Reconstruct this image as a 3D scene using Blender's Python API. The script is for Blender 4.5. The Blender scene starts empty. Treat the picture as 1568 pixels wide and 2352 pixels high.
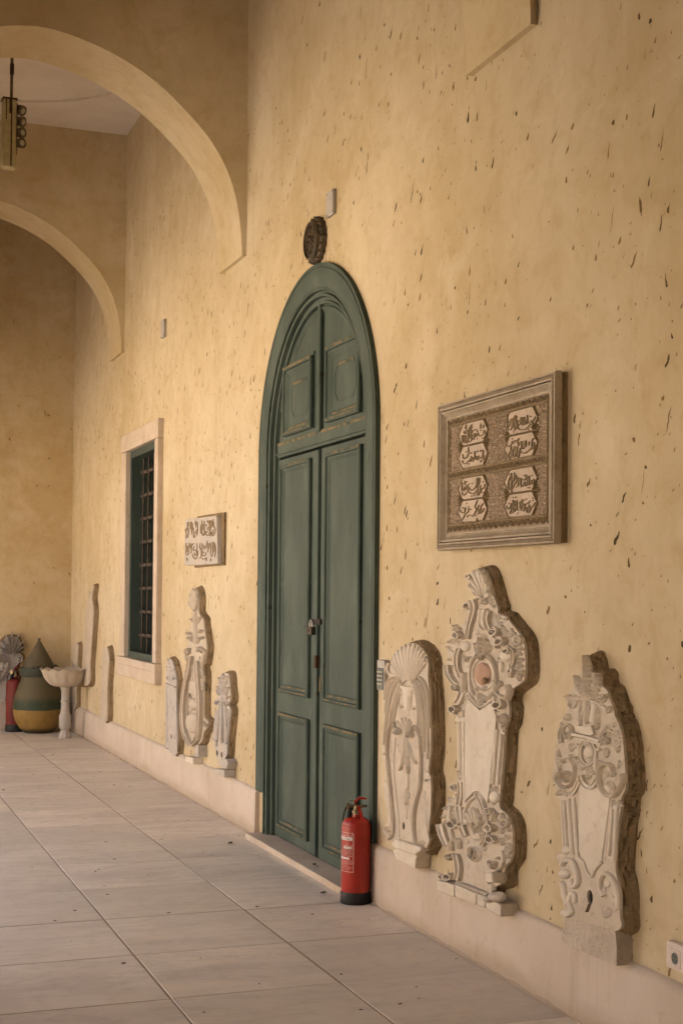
import bpy, bmesh, math, random
from math import sin, cos, pi, radians, sqrt, atan2, hypot
from mathutils import Vector, Matrix
from mathutils.geometry import tessellate_polygon, delaunay_2d_cdt
random.seed(7)
sc = bpy.context.scene
COL = sc.collection
# ------------------------------------------------------------------ camera
CAMP = Vector((-2.71, 0.0, 1.6))
YAW, PITCH, ROLL = radians(20.24), radians(1.07), radians(0.5)
FPX, CXP, CYP = 3210.0, 784.0, 1304.0          # focal length / principal point on a 1568 x 2352 sheet
_f = Vector((sin(YAW)*cos(PITCH), cos(YAW)*cos(PITCH), sin(PITCH)))
_r = Vector((cos(YAW), -sin(YAW), 0)); _u = _r.cross(_f)
CR = cos(ROLL)*_r + sin(ROLL)*_u; CU = -sin(ROLL)*_r + cos(ROLL)*_u; CF = _f
cd = bpy.data.cameras.new('camera'); cam = bpy.data.objects.new('camera', cd); COL.objects.link(cam)
cam.matrix_world = Matrix(((CR.x, CU.x, -CF.x, CAMP.x), (CR.y, CU.y, -CF.y, CAMP.y), (CR.z, CU.z, -CF.z, CAMP.z), (0, 0, 0, 1)))
cd.sensor_fit = 'VERTICAL'; cd.sensor_height = 36.0; cd.sensor_width = 24.0
cd.lens = FPX/2352*36.0; cd.shift_y = (CYP-1176)/2352; cd.clip_start = 0.05; cd.clip_end = 2000
sc.camera = cam
# ------------------------------------------------------------------ sky and sun
SUN_EL, SUN_AZ = radians(50), radians(138)       # azimuth clockwise from +Y
w = bpy.data.worlds.new('World'); sc.world = w; w.use_nodes = True
nt = w.node_tree; nt.nodes.clear()
sky = nt.nodes.new('ShaderNodeTexSky'); sky.sky_type = 'NISHITA'; sky.sun_disc = False
sky.sun_elevation = SUN_EL; sky.sun_rotation = SUN_AZ; sky.dust_density = 7.0; sky.ozone_density = 0.0; sky.air_density = 0.6
bg = nt.nodes.new('ShaderNodeBackground'); bg.inputs[1].default_value = 0.15
out = nt.nodes.new('ShaderNodeOutputWorld')
nt.links.new(sky.outputs[0], bg.inputs[0]); nt.links.new(bg.outputs[0], out.inputs[0])
sl = bpy.data.lights.new('sun', 'SUN'); sl.energy = 5.0; sl.angle = radians(0.5); sl.color = (1.0, 0.95, 0.82)
so = bpy.data.objects.new('sun', sl); COL.objects.link(so)
sd = Vector((sin(SUN_AZ)*cos(SUN_EL), cos(SUN_AZ)*cos(SUN_EL), sin(SUN_EL)))
so.rotation_euler = sd.to_track_quat('Z', 'Y').to_euler(); so.location = (-10, 20, 30)
# ------------------------------------------------------------------ render settings
vs = sc.view_settings
vs.view_transform = 'Standard'; vs.look = 'None'; vs.gamma = 1.0; vs.use_curve_mapping = False
vs.exposure = 2.75
sc.cycles.use_denoising = True
sc.cycles.max_bounces = 8; sc.cycles.diffuse_bounces = 6; sc.cycles.glossy_bounces = 3
sc.cycles.sample_clamp_indirect = 8.0; sc.cycles.caustics_reflective = False; sc.cycles.caustics_refractive = False

# ------------------------------------------------------------------ photo sheet -> points on real planes
def ray(x, y): return CR*((x-CXP)/FPX) - CU*((y-CYP)/FPX) + CF
def on_x(x, y, X):
    d = ray(x, y); t = (X-CAMP.x)/d.x; return CAMP + d*t
def on_y(x, y, Y):
    d = ray(x, y); t = (Y-CAMP.y)/d.y; return CAMP + d*t
FAR_Y = 16.5
class Long:          # the long wall: u runs to the right along it (-Y), v up, w out of it (-X)
    @staticmethod
    def w(p): return (-p[2], -p[0], p[1])
    @staticmethod
    def trace(rx, ry, s, wd):
        def f(x, y):
            p = on_x((rx+x/s)/1.6875, (ry+y/s)/1.6875, -wd); return (-p.y, p.z)
        return f
class Far:           # the end wall: u = X, v up, w towards the camera (-Y)
    @staticmethod
    def w(p): return (p[0], FAR_Y-p[2], p[1])
    @staticmethod
    def trace(rx, ry, s, wd):
        def f(x, y):
            p = on_y((rx+x/s)/1.6875, (ry+y/s)/1.6875, FAR_Y-wd); return (p.x, p.z)
        return f
class World:
    @staticmethod
    def w(p): return p

# ------------------------------------------------------------------ node helpers and materials
class NT:
    def __init__(s, name):
        s.m = bpy.data.materials.new(name); s.m.use_nodes = True; s.t = s.m.node_tree; s.t.nodes.clear()
        s.o = s.t.nodes.new('ShaderNodeOutputMaterial'); s.b = s.t.nodes.new('ShaderNodeBsdfPrincipled')
        s.t.links.new(s.b.outputs[0], s.o.inputs[0])
        s.tc = s.t.nodes.new('ShaderNodeTexCoord')
    def n(s, typ, ins=None, **kw):
        nd = s.t.nodes.new(typ)
        for k, v in kw.items(): setattr(nd, k, v)
        for k, v in (ins or {}).items():
            i = nd.inputs[k]
            if hasattr(v, 'is_output'): s.t.links.new(v, i)
            else: i.default_value = v
        return nd
    def math(s, op, a, b=0.0, c=0.0):
        nd = s.n('ShaderNodeMath', {0: a, 1: b, 2: c}, operation=op); return nd.outputs[0]
    def vmath(s, op, a, b=(0, 0, 0)):
        return s.n('ShaderNodeVectorMath', {0: a, 1: b}, operation=op).outputs[0]
    def noise(s, scale, detail=4, rough=0.55, vec=None, dist=0.0, dim='3D'):
        return s.n('ShaderNodeTexNoise', {'Vector': vec if vec is not None else s.tc.outputs['Object'], 'Scale': scale, 'Detail': detail, 'Roughness': rough, 'Distortion': dist}, noise_dimensions=dim).outputs[0]
    def mapr(s, v, a, b, c=0.0, d=1.0):
        return s.n('ShaderNodeMapRange', {0: v, 1: a, 2: b, 3: c, 4: d}, interpolation_type='SMOOTHSTEP').outputs[0]
    def mix(s, fac, a, b, mode='MIX'):
        nd = s.n('ShaderNodeMix', data_type='RGBA', blend_type=mode)
        for i, v in ((0, fac), (6, a), (7, b)):
            if hasattr(v, 'is_output'): s.t.links.new(v, nd.inputs[i])
            elif i: nd.inputs[i].default_value = (*v, 1)
            else: nd.inputs[i].default_value = v
        return nd.outputs[2]
    def scale(s, sx, sy, sz, src='Object'):
        return s.vmath('MULTIPLY', s.tc.outputs[src], (sx, sy, sz))
    def set(s, col, rough=0.8, bump=None, bstr=0.3, bdist=0.01, spec=0.3, metal=0.0):
        for k, v in (('Base Color', col), ('Roughness', rough), ('Metallic', metal), ('Specular IOR Level', spec)):
            if hasattr(v, 'is_output'): s.t.links.new(v, s.b.inputs[k])
            else: s.b.inputs[k].default_value = (*v, 1) if k == 'Base Color' else v
        if bump is not None:
            bp = s.n('ShaderNodeBump', {'Height': bump, 'Strength': bstr, 'Distance': bdist})
            s.t.links.new(bp.outputs[0], s.b.inputs['Normal'])
        return s.m
    def flecks(s, vec, cells, wmin, wmax, lmin, lmax, dens, lean=0.5):
        """splashes and drips: one slim leaning ellipse per Voronoi cell; vec is metric (along, up)"""
        v = s.n('ShaderNodeTexVoronoi', {'Vector': vec, 'Scale': cells, 'Randomness': 1.0}, voronoi_dimensions='2D')
        pos = v.outputs['Position']
        loc = s.vmath('SUBTRACT', vec, pos)
        wn = s.n('ShaderNodeTexWhiteNoise', {'Vector': pos}, noise_dimensions='2D')
        sp = s.n('ShaderNodeSeparateColor', {0: wn.outputs['Color']})
        ang = s.math('MULTIPLY', s.math('SUBTRACT', sp.outputs[0], 0.5), lean)
        rot = s.n('ShaderNodeVectorRotate', {'Vector': loc, 'Angle': ang}, rotation_type='Z_AXIS').outputs[0]
        r2 = s.math('MULTIPLY', sp.outputs[1], sp.outputs[1])
        ln = s.math('MULTIPLY_ADD', r2, lmax-lmin, lmin); wd = s.math('MULTIPLY_ADD', sp.outputs[2], wmax-wmin, wmin)
        sx = s.n('ShaderNodeSeparateXYZ', {0: rot})
        yy = s.math('DIVIDE', sx.outputs[1], ln)
        # pointed above, fuller below
        taper = s.math('MULTIPLY_ADD', yy, 0.45, 1.0)
        xx = s.math('MULTIPLY', s.math('DIVIDE', sx.outputs[0], wd), taper)
        d = s.math('ADD', s.math('MULTIPLY', xx, xx), s.math('MULTIPLY', yy, yy))
        e = s.mapr(d, 0.6, 1.0, 1.0, 0.0)
        on = s.math('LESS_THAN', wn.outputs['Value'], dens)
        return s.math('MULTIPLY', e, on)

def plaster(name, flecks=True, base=(0.560, 0.470, 0.325), base2=(0.480, 0.385, 0.235), axis='long'):
    s = NT(name); ob = s.tc.outputs['Object']
    big = s.noise(0.55, 4, 0.6); mid = s.noise(2.3, 5, 0.62); st = s.noise(1.0, 5, 0.6, s.scale(2.6, 2.6, 0.45))
    fine = s.noise(38, 3, 0.6); gr = s.noise(9, 4, 0.6)
    c = s.mix(s.mapr(big, 0.35, 0.68), base, base2)
    c = s.mix(s.math('MULTIPLY', s.mapr(st, 0.48, 0.74), 0.38), c, (base2[0]*.86, base2[1]*.80, base2[2]*.70))
    mo = s.noise(6.5, 8, 0.68, None, 0.6); c = s.mix(s.math('MULTIPLY', s.mapr(mo, 0.44, 0.66), 0.42), c, (base2[0]*.88, base2[1]*.82, base2[2]*.74))
    cl = s.noise(1.4, 6, 0.65, None, 0.8); c = s.mix(s.math('MULTIPLY', s.mapr(cl, 0.50, 0.70), 0.40), c, (0.64, 0.56, 0.42))
    c = s.mix(s.math('MULTIPLY', s.mapr(mid, 0.48, 0.74), 0.45), c, (0.64, 0.545, 0.385))
    c = s.mix(s.math('MULTIPLY', s.mapr(gr, 0.5, 0.75), 0.22), c, (0.40, 0.25, 0.09))
    if flecks:
        xyz = s.n('ShaderNodeSeparateXYZ', {0: ob})
        vec = s.n('ShaderNodeCombineXYZ', {0: xyz.outputs[1 if axis == 'long' else 0], 1: xyz.outputs[2]}).outputs[0]
        wob = s.n('ShaderNodeTexNoise', {'Vector': vec, 'Scale': 24.0, 'Detail': 3.0}, noise_dimensions='2D').outputs['Color']
        vec2 = s.vmath('ADD', vec, s.vmath('MULTIPLY', s.vmath('SUBTRACT', wob, (0.5, 0.5, 0.5)), (0.020, 0.030, 0)))
        msk = s.mapr(s.noise(1.1, 4, 0.65), 0.40, 0.60, 0.12, 1.0)
        hgt = s.mapr(xyz.outputs[2], 4.2, 5.6, 1.0, 0.0)
        if axis == 'long':
            rise = s.mapr(xyz.outputs[1], 7.5, 9.5, 0.85, 1.0)
        else: rise = 0.12
        dens = s.math('MULTIPLY', s.math('MULTIPLY', msk, hgt), rise)
        a = s.flecks(vec2, 7.0, 0.0035, 0.0095, 0.010, 0.036, s.math('MULTIPLY', dens, 0.85), 1.5)
        b = s.flecks(s.vmath('ADD', vec2, (3.7, 1.3, 0)), 16.0, 0.0015, 0.0050, 0.003, 0.014, s.math('MULTIPLY', dens, 0.55), 2.2)
        d = s.flecks(s.vmath('ADD', vec2, (7.1, 9.3, 0)), 3.4, 0.0018, 0.0048, 0.025, 0.085, s.math('MULTIPLY', dens, 0.5), 0.7)
        tone = s.mix(s.mapr(s.noise(5.1, 2), 0.4, 0.6), (0.050, 0.034, 0.014), (0.21, 0.125, 0.045))
        f = s.math('MAXIMUM', s.math('MAXIMUM', a, s.math('MULTIPLY', b, 0.75)), d)
        c = s.mix(s.math('MULTIPLY', f, 0.96), c, tone)
    h = s.math('ADD', s.math('MULTIPLY', mid, 1.6), s.math('ADD', s.math('MULTIPLY', gr, 0.5), s.math('MULTIPLY', fine, 0.16)))
    return s.set(c, 0.92, h, 0.55, 0.012, spec=0.15)

def stone(name, a, b, dirt, rough=0.75, veins=False, bstr=0.35, sc_=1.0, dirtamt=0.5, obj_rand=0.0, spec=0.3, bdist=0.006):
    s = NT(name)
    vec = s.tc.outputs['Object']
    if obj_rand:
        oi = s.n('ShaderNodeObjectInfo'); vec = s.vmath('ADD', vec, s.n('ShaderNodeCombineXYZ', {0: s.math('MULTIPLY', oi.outputs['Random'], 37.0), 1: s.math('MULTIPLY', oi.outputs['Random'], 91.0)}).outputs[0])
    n1 = s.noise(2.2*sc_, 5, 0.6, vec); n2 = s.noise(14*sc_, 5, 0.65, vec); n3 = s.noise(60*sc_, 3, 0.6, vec)
    c = s.mix(s.mapr(n1, 0.35, 0.7), a, b)
    c = s.mix(s.math('MULTIPLY', s.mapr(n2, 0.5, 0.78), dirtamt), c, dirt)
    if veins:
        wv = s.noise(1.3, 6, 0.62, s.vmath('MULTIPLY', vec, (0.8, 2.6, 1)), 1.4)
        vein = s.mapr(s.math('ABSOLUTE', s.math('SUBTRACT', wv, 0.5)), 0.0, 0.045, 1.0, 0.0)
        c = s.mix(s.math('MULTIPLY', vein, 0.22), c, (0.30, 0.27, 0.25))
        cl = s.noise(0.9, 4, 0.6, s.vmath('MULTIPLY', vec, (0.7, 2.0, 1)))
        c = s.mix(s.math('MULTIPLY', s.mapr(cl, 0.45, 0.72), 0.45), c, (0.40, 0.35, 0.32))
        spk = s.noise(120, 2, 0.5, vec); c = s.mix(s.math('MULTIPLY', s.mapr(spk, 0.68, 0.78), 0.35), c, (0.10, 0.07, 0.04))
    if obj_rand:
        c = s.mix(s.math('MULTIPLY', oi.outputs['Random'], obj_rand), c, (b[0]*0.74, b[1]*0.75, b[2]*0.76))
    h = s.math('ADD', s.math('MULTIPLY', n2, 1.0), s.math('MULTIPLY', n3, 0.35))
    r = s.mapr(n2, 0.3, 0.8, rough-0.08, min(1, rough+0.12))
    return s.set(c, r, h, bstr, bdist, spec=spec)

def paint(name, a, b, worn, rough=0.55, bstr=0.25, wornamt=0.6, streak=True, spec=0.35, flecks=0.0):
    s = NT(name)
    n1 = s.noise(3.0, 4, 0.6, s.scale(1, 1, 0.5)); st = s.noise(1.0, 4, 0.6, s.scale(40, 40, 1.2)); n2 = s.noise(26, 5, 0.7)
    c = s.mix(s.mapr(n1, 0.35, 0.68), a, b)
    fade = s.noise(1.7, 5, 0.7, s.scale(2.2, 2.2, 0.9)); c = s.mix(s.math('MULTIPLY', s.mapr(fade, 0.50, 0.72), 0.45), c, tuple(x*1.55 for x in b))
    if streak: c = s.mix(s.math('MULTIPLY', s.mapr(st, 0.5, 0.75), 0.35), c, tuple(x*0.55 for x in a))
    c = s.mix(s.math('MULTIPLY', s.mapr(n2, 0.66, 0.74), wornamt), c, worn)
    if flecks:
        xyz = s.n('ShaderNodeSeparateXYZ', {0: s.tc.outputs['Object']})
        vec = s.n('ShaderNodeCombineXYZ', {0: xyz.outputs[1], 1: xyz.outputs[2]}).outputs[0]
        f = s.flecks(vec, 6.0, 0.002, 0.006, 0.012, 0.07, flecks, 0.4)
        c = s.mix(s.math('MULTIPLY', f, 0.75), c, (0.03, 0.022, 0.012))
    return s.set(c, rough, s.math('ADD', s.math('MULTIPLY', st, 0.6), n2), bstr, 0.003, spec=spec)

def plain(name, col, rough=0.5, metal=0.0, spec=0.4, var=0.15, bstr=0.1):
    s = NT(name); n = s.noise(22, 4, 0.6)
    c = s.mix(s.mapr(n, 0.35, 0.7), col, tuple(x*(1-var) for x in col))
    return s.set(c, rough, n, bstr, 0.002, spec=spec, metal=metal)

M = {}
M['wall'] = plaster('ochre_plaster_splashed')
M['wall_far'] = plaster('ochre_plaster_end', True, axis='far', base=(0.56, 0.455, 0.285), base2=(0.48, 0.37, 0.205))
M['arch'] = plaster('ochre_plaster_arch', False, base=(0.58, 0.480, 0.315), base2=(0.49, 0.39, 0.225))
M['ceiling'] = stone('lime_wash', (0.72, 0.66, 0.58), (0.65, 0.58, 0.49), (0.5, 0.42, 0.34), 0.9, dirtamt=0.2, bstr=0.15)
s = NT('plinth_plaster')
n1 = s.noise(1.6, 5, 0.6); n2 = s.noise(12, 5, 0.65); st = s.noise(1.0, 5, 0.65, s.scale(9, 9, 1.4)); lo = s.mapr(s.math('ADD', s.n('ShaderNodeSeparateXYZ', {0: s.tc.outputs['Object']}).outputs[2], s.math('MULTIPLY', s.math('SUBTRACT', n1, 0.5), 0.25)), 0.0, 0.09, 0.55, 0.0)
c = s.mix(s.mapr(n1, 0.35, 0.7), (0.57, 0.485, 0.405), (0.49, 0.405, 0.32))
c = s.mix(s.math('MULTIPLY', s.mapr(st, 0.52, 0.75), 0.40), c, (0.36, 0.27, 0.18)); c = s.mix(s.math('MULTIPLY', s.mapr(n2, 0.55, 0.8), 0.4), c, (0.33, 0.25, 0.16))
c = s.mix(lo, c, (0.34, 0.255, 0.16))                   # splashed dirt along the foot, uneven
M['plinth'] = s.set(c, 0.88, s.math('ADD', n2, s.noise(50, 3)), 0.4, 0.006, spec=0.2)
M['slab'] = stone('floor_marble', (0.82, 0.74, 0.625), (0.72, 0.64, 0.53), (0.50, 0.42, 0.31), 0.5, True, 0.12, dirtamt=0.35, obj_rand=0.55, spec=0.35)
M['joint'] = stone('joint_mortar', (0.30, 0.235, 0.165), (0.38, 0.305, 0.22), (0.16, 0.12, 0.08), 0.95, sc_=3)
M['court'] = stone('courtyard_stone', (0.50, 0.44, 0.37), (0.44, 0.38, 0.31), (0.3, 0.25, 0.19), 0.9, bstr=0.2)
M['outer'] = stone('outer_render', (0.55, 0.45, 0.32), (0.5, 0.4, 0.27), (0.35, 0.27, 0.17), 0.9)
M['bouncewall'] = stone('bounce_wall_render', (0.56, 0.49, 0.39), (0.5, 0.43, 0.33), (0.4, 0.32, 0.22), 0.9)
M['marble'] = stone('carved_marble', (0.64, 0.57, 0.475), (0.55, 0.475, 0.38), (0.27, 0.20, 0.125), 0.65, dirtamt=0.35, sc_=1.6, bstr=0.4, bdist=0.004)
M['greystone'] = stone('grey_carved_marble', (0.40, 0.37, 0.34), (0.47, 0.41, 0.35), (0.20, 0.17, 0.13), 0.7, dirtamt=0.5, sc_=1.6, bstr=0.4, bdist=0.004)
M['palestone'] = stone('pale_fragment', (0.50, 0.43, 0.345), (0.44, 0.37, 0.285), (0.25, 0.19, 0.12), 0.85, sc_=2.0, dirtamt=0.5, bstr=0.6)
M['grimy_shaded'] = stone('grimy_shaded_marble_ground', (0.56, 0.485, 0.395), (0.48, 0.405, 0.315), (0.22, 0.165, 0.105), 0.75, dirtamt=0.6, sc_=2.0, bstr=0.6)  # grime plus shade behind the carving, darkened in the colour for contrast
M['rough'] = stone('weathered_marble', (0.55, 0.475, 0.39), (0.47, 0.395, 0.315), (0.26, 0.20, 0.14), 0.9, dirtamt=0.6, sc_=2.2, bstr=0.9, bdist=0.012)
M['mortar'] = stone('mortar_backing', (0.27, 0.19, 0.105), (0.205, 0.14, 0.072), (0.085, 0.062, 0.036), 0.95, dirtamt=0.75, sc_=1.5, bstr=0.9, bdist=0.015)
M['pinkstone'] = stone('pink_marble', (0.36, 0.20, 0.135), (0.42, 0.26, 0.18), (0.2, 0.12, 0.08), 0.6, sc_=3)
M['frame'] = stone('window_marble', (0.54, 0.45, 0.36), (0.46, 0.37, 0.28), (0.28, 0.21, 0.14), 0.8, dirtamt=0.45, bstr=0.4)
M['gilt'] = stone('worn_brown_patina', (0.215, 0.15, 0.075), (0.165, 0.112, 0.05), (0.36, 0.28, 0.18), 0.6, sc_=5, dirtamt=0.4)
M['field'] = stone('plaque_ground', (0.50, 0.40, 0.31), (0.43, 0.34, 0.25), (0.26, 0.19, 0.11), 0.7, sc_=3, dirtamt=0.4)
M['plaquefield'] = stone('plaque_dark_ground', (0.30, 0.225, 0.145), (0.24, 0.175, 0.105), (0.13, 0.09, 0.05), 0.7, sc_=4, dirtamt=0.4)
M['plaqueframe'] = stone('plaque_frame', (0.40, 0.33, 0.245), (0.32, 0.255, 0.175), (0.17, 0.125, 0.075), 0.65, sc_=2.5, dirtamt=0.55)
M['green'] = paint('green_door_paint', (0.044, 0.064, 0.052), (0.066, 0.088, 0.071), (0.125, 0.125, 0.09), 0.66, flecks=0.45, wornamt=0.55, bstr=0.5, spec=0.25)
s = NT('dusty_green_ledge')
n1 = s.noise(11, 4, 0.65); n2 = s.noise(34, 4, 0.7)
c = s.mix(s.mapr(n1, 0.40, 0.60), (0.062, 0.078, 0.060), (0.21, 0.155, 0.082)); c = s.mix(s.math('MULTIPLY', s.mapr(n2, 0.5, 0.7), 0.5), c, (0.10, 0.10, 0.07))
M['greendust'] = s.set(c, 0.9, n2, 0.4, 0.003, spec=0.15)
M['gap'] = plain('shadow_gap', (0.012, 0.010, 0.007), 0.9)  # near-black colour standing in for shade in gaps and holes
M['iron'] = plain('rusty_iron', (0.028, 0.018, 0.011), 0.8, 0.0, var=0.5, bstr=0.3)
M['bariron'] = plain('window_iron', (0.075, 0.056, 0.040), 0.75, 0.1, var=0.5, bstr=0.3)
M['steel'] = plain('bright_steel', (0.42, 0.40, 0.37), 0.4, 1.0)
M['brass'] = plain('padlock_brass', (0.055, 0.036, 0.02), 0.6, 0.2, var=0.4)
M['red'] = plain('extinguisher_red', (0.36, 0.022, 0.012), 0.36, 0, 0.45, 0.18, 0.04)
M['reddust'] = plain('dusty_red', (0.27, 0.045, 0.022), 0.7, 0, 0.3, 0.25)
M['redshaded'] = plain('shaded_red', (0.15, 0.014, 0.009), 0.55, 0, 0.35, 0.25, 0.05)  # extinguisher red darkened to paint in the shade behind the jar
M['black'] = plain('black_rubber', (0.012, 0.011, 0.010), 0.6)
M['labelwhite'] = plain('label_white', (0.66, 0.60, 0.58), 0.6)
M['labelpink'] = plain('label_line', (0.62, 0.40, 0.36), 0.6)
M['labeldark'] = plain('label_print', (0.10, 0.04, 0.045), 0.6)
M['valve'] = plain('valve_brass', (0.28, 0.22, 0.13), 0.4, 0.8, var=0.4)
M['plastic'] = stone('pale_grey_plastic', (0.42, 0.39, 0.36), (0.36, 0.33, 0.30), (0.2, 0.16, 0.1), 0.6, sc_=4, dirtamt=0.25, bstr=0.05)
M['white'] = stone('white_plastic', (0.66, 0.57, 0.52), (0.6, 0.5, 0.44), (0.4, 0.3, 0.2), 0.5, sc_=4, dirtamt=0.3, bstr=0.05)
M['darkplastic'] = plain('dark_keypad', (0.06, 0.075, 0.075), 0.5)
M['key'] = plain('key_pale', (0.55, 0.52, 0.42), 0.5)
M['bronze'] = plain('dark_carved_wood', (0.075, 0.052, 0.026), 0.6, 0, 0.4, 0.5, 0.3)
M['wiregrey'] = plain('lamp_enamel', (0.42, 0.36, 0.19), 0.55, 0, var=0.2)
M['rust'] = plain('rust_runs', (0.075, 0.035, 0.012), 0.85, var=0.5)
M['spot'] = plain('spotlight_shell', (0.12, 0.085, 0.04), 0.55, 0.0, var=0.4)
M['lens'] = plain('spotlight_glass', (0.42, 0.38, 0.28), 0.25)
M['leafdry'] = plain('dry_leaf', (0.10, 0.075, 0.03), 0.85, var=0.5)
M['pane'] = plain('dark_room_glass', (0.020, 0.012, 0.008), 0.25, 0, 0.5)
M['wframe'] = paint('green_window_paint', (0.032, 0.048, 0.040), (0.042, 0.06, 0.05), (0.2, 0.16, 0.1), 0.6)
s = NT('jar_glaze')                                    # ochre below, green band, dull olive above: the jar's own paint
z = s.n('ShaderNodeSeparateXYZ', {0: s.tc.outputs['Object']}).outputs[2]
zz = s.math('ADD', z, s.math('MULTIPLY', s.math('SUBTRACT', s.noise(6, 3), 0.5), 0.02))
c = s.mix(s.mapr(zz, 0.262, 0.274), (0.27, 0.165, 0.045), (0.036, 0.055, 0.030))
c = s.mix(s.mapr(zz, 0.33, 0.44), c, (0.105, 0.088, 0.047))
c = s.mix(s.mapr(zz, 0.075, 0.02), c, (0.06, 0.045, 0.02))
c = s.mix(s.math('MULTIPLY', s.mapr(s.noise(9, 5, 0.7), 0.5, 0.75), 0.5), c, (0.12, 0.08, 0.035))
M['jar'] = s.set(c, 0.6, s.noise(20, 4), 0.3, 0.004)
M['jarlid'] = paint('olive_lid', (0.105, 0.085, 0.048), (0.075, 0.068, 0.042), (0.2, 0.15, 0.07), 0.7)
M['jarband'] = paint('dark_band', (0.045, 0.055, 0.035), (0.035, 0.03, 0.018), (0.1, 0.08, 0.05), 0.7)

# ------------------------------------------------------------------ object helpers
def link(o, parent=None):
    COL.objects.link(o)
    if parent: o.parent = parent
    return o
def tag(o, label, cat, group=None):
    o['label'] = label; o['category'] = cat
    if group: o['group'] = group
    return o
def thing(name, label, cat, loc=(0, 0, 0), group=None):
    o = bpy.data.objects.new(name, None); o.empty_display_size = 0.1; o.location = loc
    link(o); return tag(o, label, cat, group)
def inside(q, P):
    c = False; n = len(P)
    for i in range(n):
        (x1, y1), (x2, y2) = P[i], P[i-1]
        if (y1 > q[1]) != (y2 > q[1]) and q[0] < (x2-x1)*(q[1]-y1)/(y2-y1)+x1: c = not c
    return c
class MB:
    def __init__(s, frame=World): s.v = []; s.f = []; s.fr = frame
    def add(s, vs, fs):
        n = len(s.v); s.v += [s.fr.w(p) for p in vs]; s.f += [[i+n for i in f] for f in fs]
    def box(s, a, b):
        x0, y0, z0 = [min(p, q) for p, q in zip(a, b)]; x1, y1, z1 = [max(p, q) for p, q in zip(a, b)]
        s.add([(x0, y0, z0), (x1, y0, z0), (x1, y1, z0), (x0, y1, z0), (x0, y0, z1), (x1, y0, z1), (x1, y1, z1), (x0, y1, z1)],
              [(0, 3, 2, 1), (4, 5, 6, 7), (0, 1, 5, 4), (1, 2, 6, 5), (2, 3, 7, 6), (3, 0, 4, 7)])
    def prism(s, poly, w0, w1, holes=(), jit=0.0, cham=0.0, steps=1):
        """polygon in (u,v) from depth w0 to w1, front at w1, with through holes"""
        def area(p): return sum(p[i][0]*p[(i+1) % len(p)][1]-p[(i+1) % len(p)][0]*p[i][1] for i in range(len(p)))
        poly = list(poly) if area(poly) > 0 else list(poly)[::-1]
        loops = [poly]+[list(h)[::-1] if area(h) > 0 else list(h) for h in holes]
        flat = [p for l in loops for p in l]
        if len(loops) < 3: tri = tessellate_polygon([[Vector((p[0], p[1], 0)) for p in l] for l in loops])
        else:
            ed = []; k = 0
            for l in loops: ed += [(k+i, k+(i+1) % len(l)) for i in range(len(l))]; k += len(l)
            vv, _, ff, *_ = delaunay_2d_cdt([Vector(p) for p in flat], ed, [], 0, 1e-6)
            flat2 = [(q.x, q.y) for q in vv]; tri = []
            for t in ff:
                c = (sum(flat2[i][0] for i in t)/3, sum(flat2[i][1] for i in t)/3)
                if inside(c, poly) and not any(inside(c, h) for h in loops[1:]): tri.append(tuple(t))
            flat = flat2
        for wz, flip in ((w1, False), (w0, True)):
            fs = []
            for t in tri:
                a, b, c = [flat[i] for i in t]
                ccw = (b[0]-a[0])*(c[1]-a[1])-(b[1]-a[1])*(c[0]-a[0]) > 0
                fs.append(t if ccw != flip else t[::-1])
            s.add([(p[0], p[1], wz) for p in flat], fs)
        for l in loops:
            n = len(l); vs_ = []; fs = []
            for k in range(steps+1):
                for p in l:
                    j = jit if 0 < k < steps else 0
                    vs_.append((p[0]+random.uniform(-j, j), p[1]+random.uniform(-j, j), w0+(w1-w0)*k/steps))
            for k in range(steps):
                for i in range(n):
                    a = k*n+i; b = k*n+(i+1) % n; fs.append((a, b, b+n, a+n))
            s.add(vs_, fs)
    def lathe(s, prof, c=(0, 0, 0), n=32, axis='z', wav=None):
        vs_ = []; fs = []
        for k, (r, h) in enumerate(prof):
            for i in range(n):
                a = 2*pi*i/n; rr = r*(wav(a, k) if wav else 1)
                if axis == 'z': vs_.append((c[0]+rr*cos(a), c[1]+rr*sin(a), c[2]+h))
                elif axis == 'x': vs_.append((c[0]-h, c[1]-rr*cos(a), c[2]+rr*sin(a)))
                else: vs_.append((c[0]+rr*cos(a), c[1]-h, c[2]+rr*sin(a)))
        for k in range(len(prof)-1):
            for i in range(n):
                a = k*n+i; b = k*n+(i+1) % n; fs.append((a, b, b+n, a+n))
        if prof[0][0] > 1e-6: fs.append(tuple(range(n))[::-1])
        if prof[-1][0] > 1e-6: fs.append(tuple((len(prof)-1)*n+i for i in range(n)))
        s.add(vs_, fs)
    def tube(s, pts, r, n=8):
        pts = [Vector(p) for p in pts]; vs_ = []; fs = []; ref = Vector((0.3, 0.5, 0.8)).normalized()
        for k, p in enumerate(pts):
            d = (pts[min(k+1, len(pts)-1)]-pts[max(k-1, 0)]).normalized()
            a = d.cross(ref).normalized(); b = d.cross(a)
            rr = r[k] if isinstance(r, (list, tuple)) else r
            for i in range(n):
                t = 2*pi*i/n; q = p+a*(rr*cos(t))+b*(rr*sin(t)); vs_.append(tuple(q))
        for k in range(len(pts)-1):
            for i in range(n):
                a = k*n+i; b = k*n+(i+1) % n; fs.append((a, b, b+n, a+n))
        fs.append(tuple(range(n))[::-1]); fs.append(tuple((len(pts)-1)*n+i for i in range(n)))
        s.add(vs_, fs)
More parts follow.
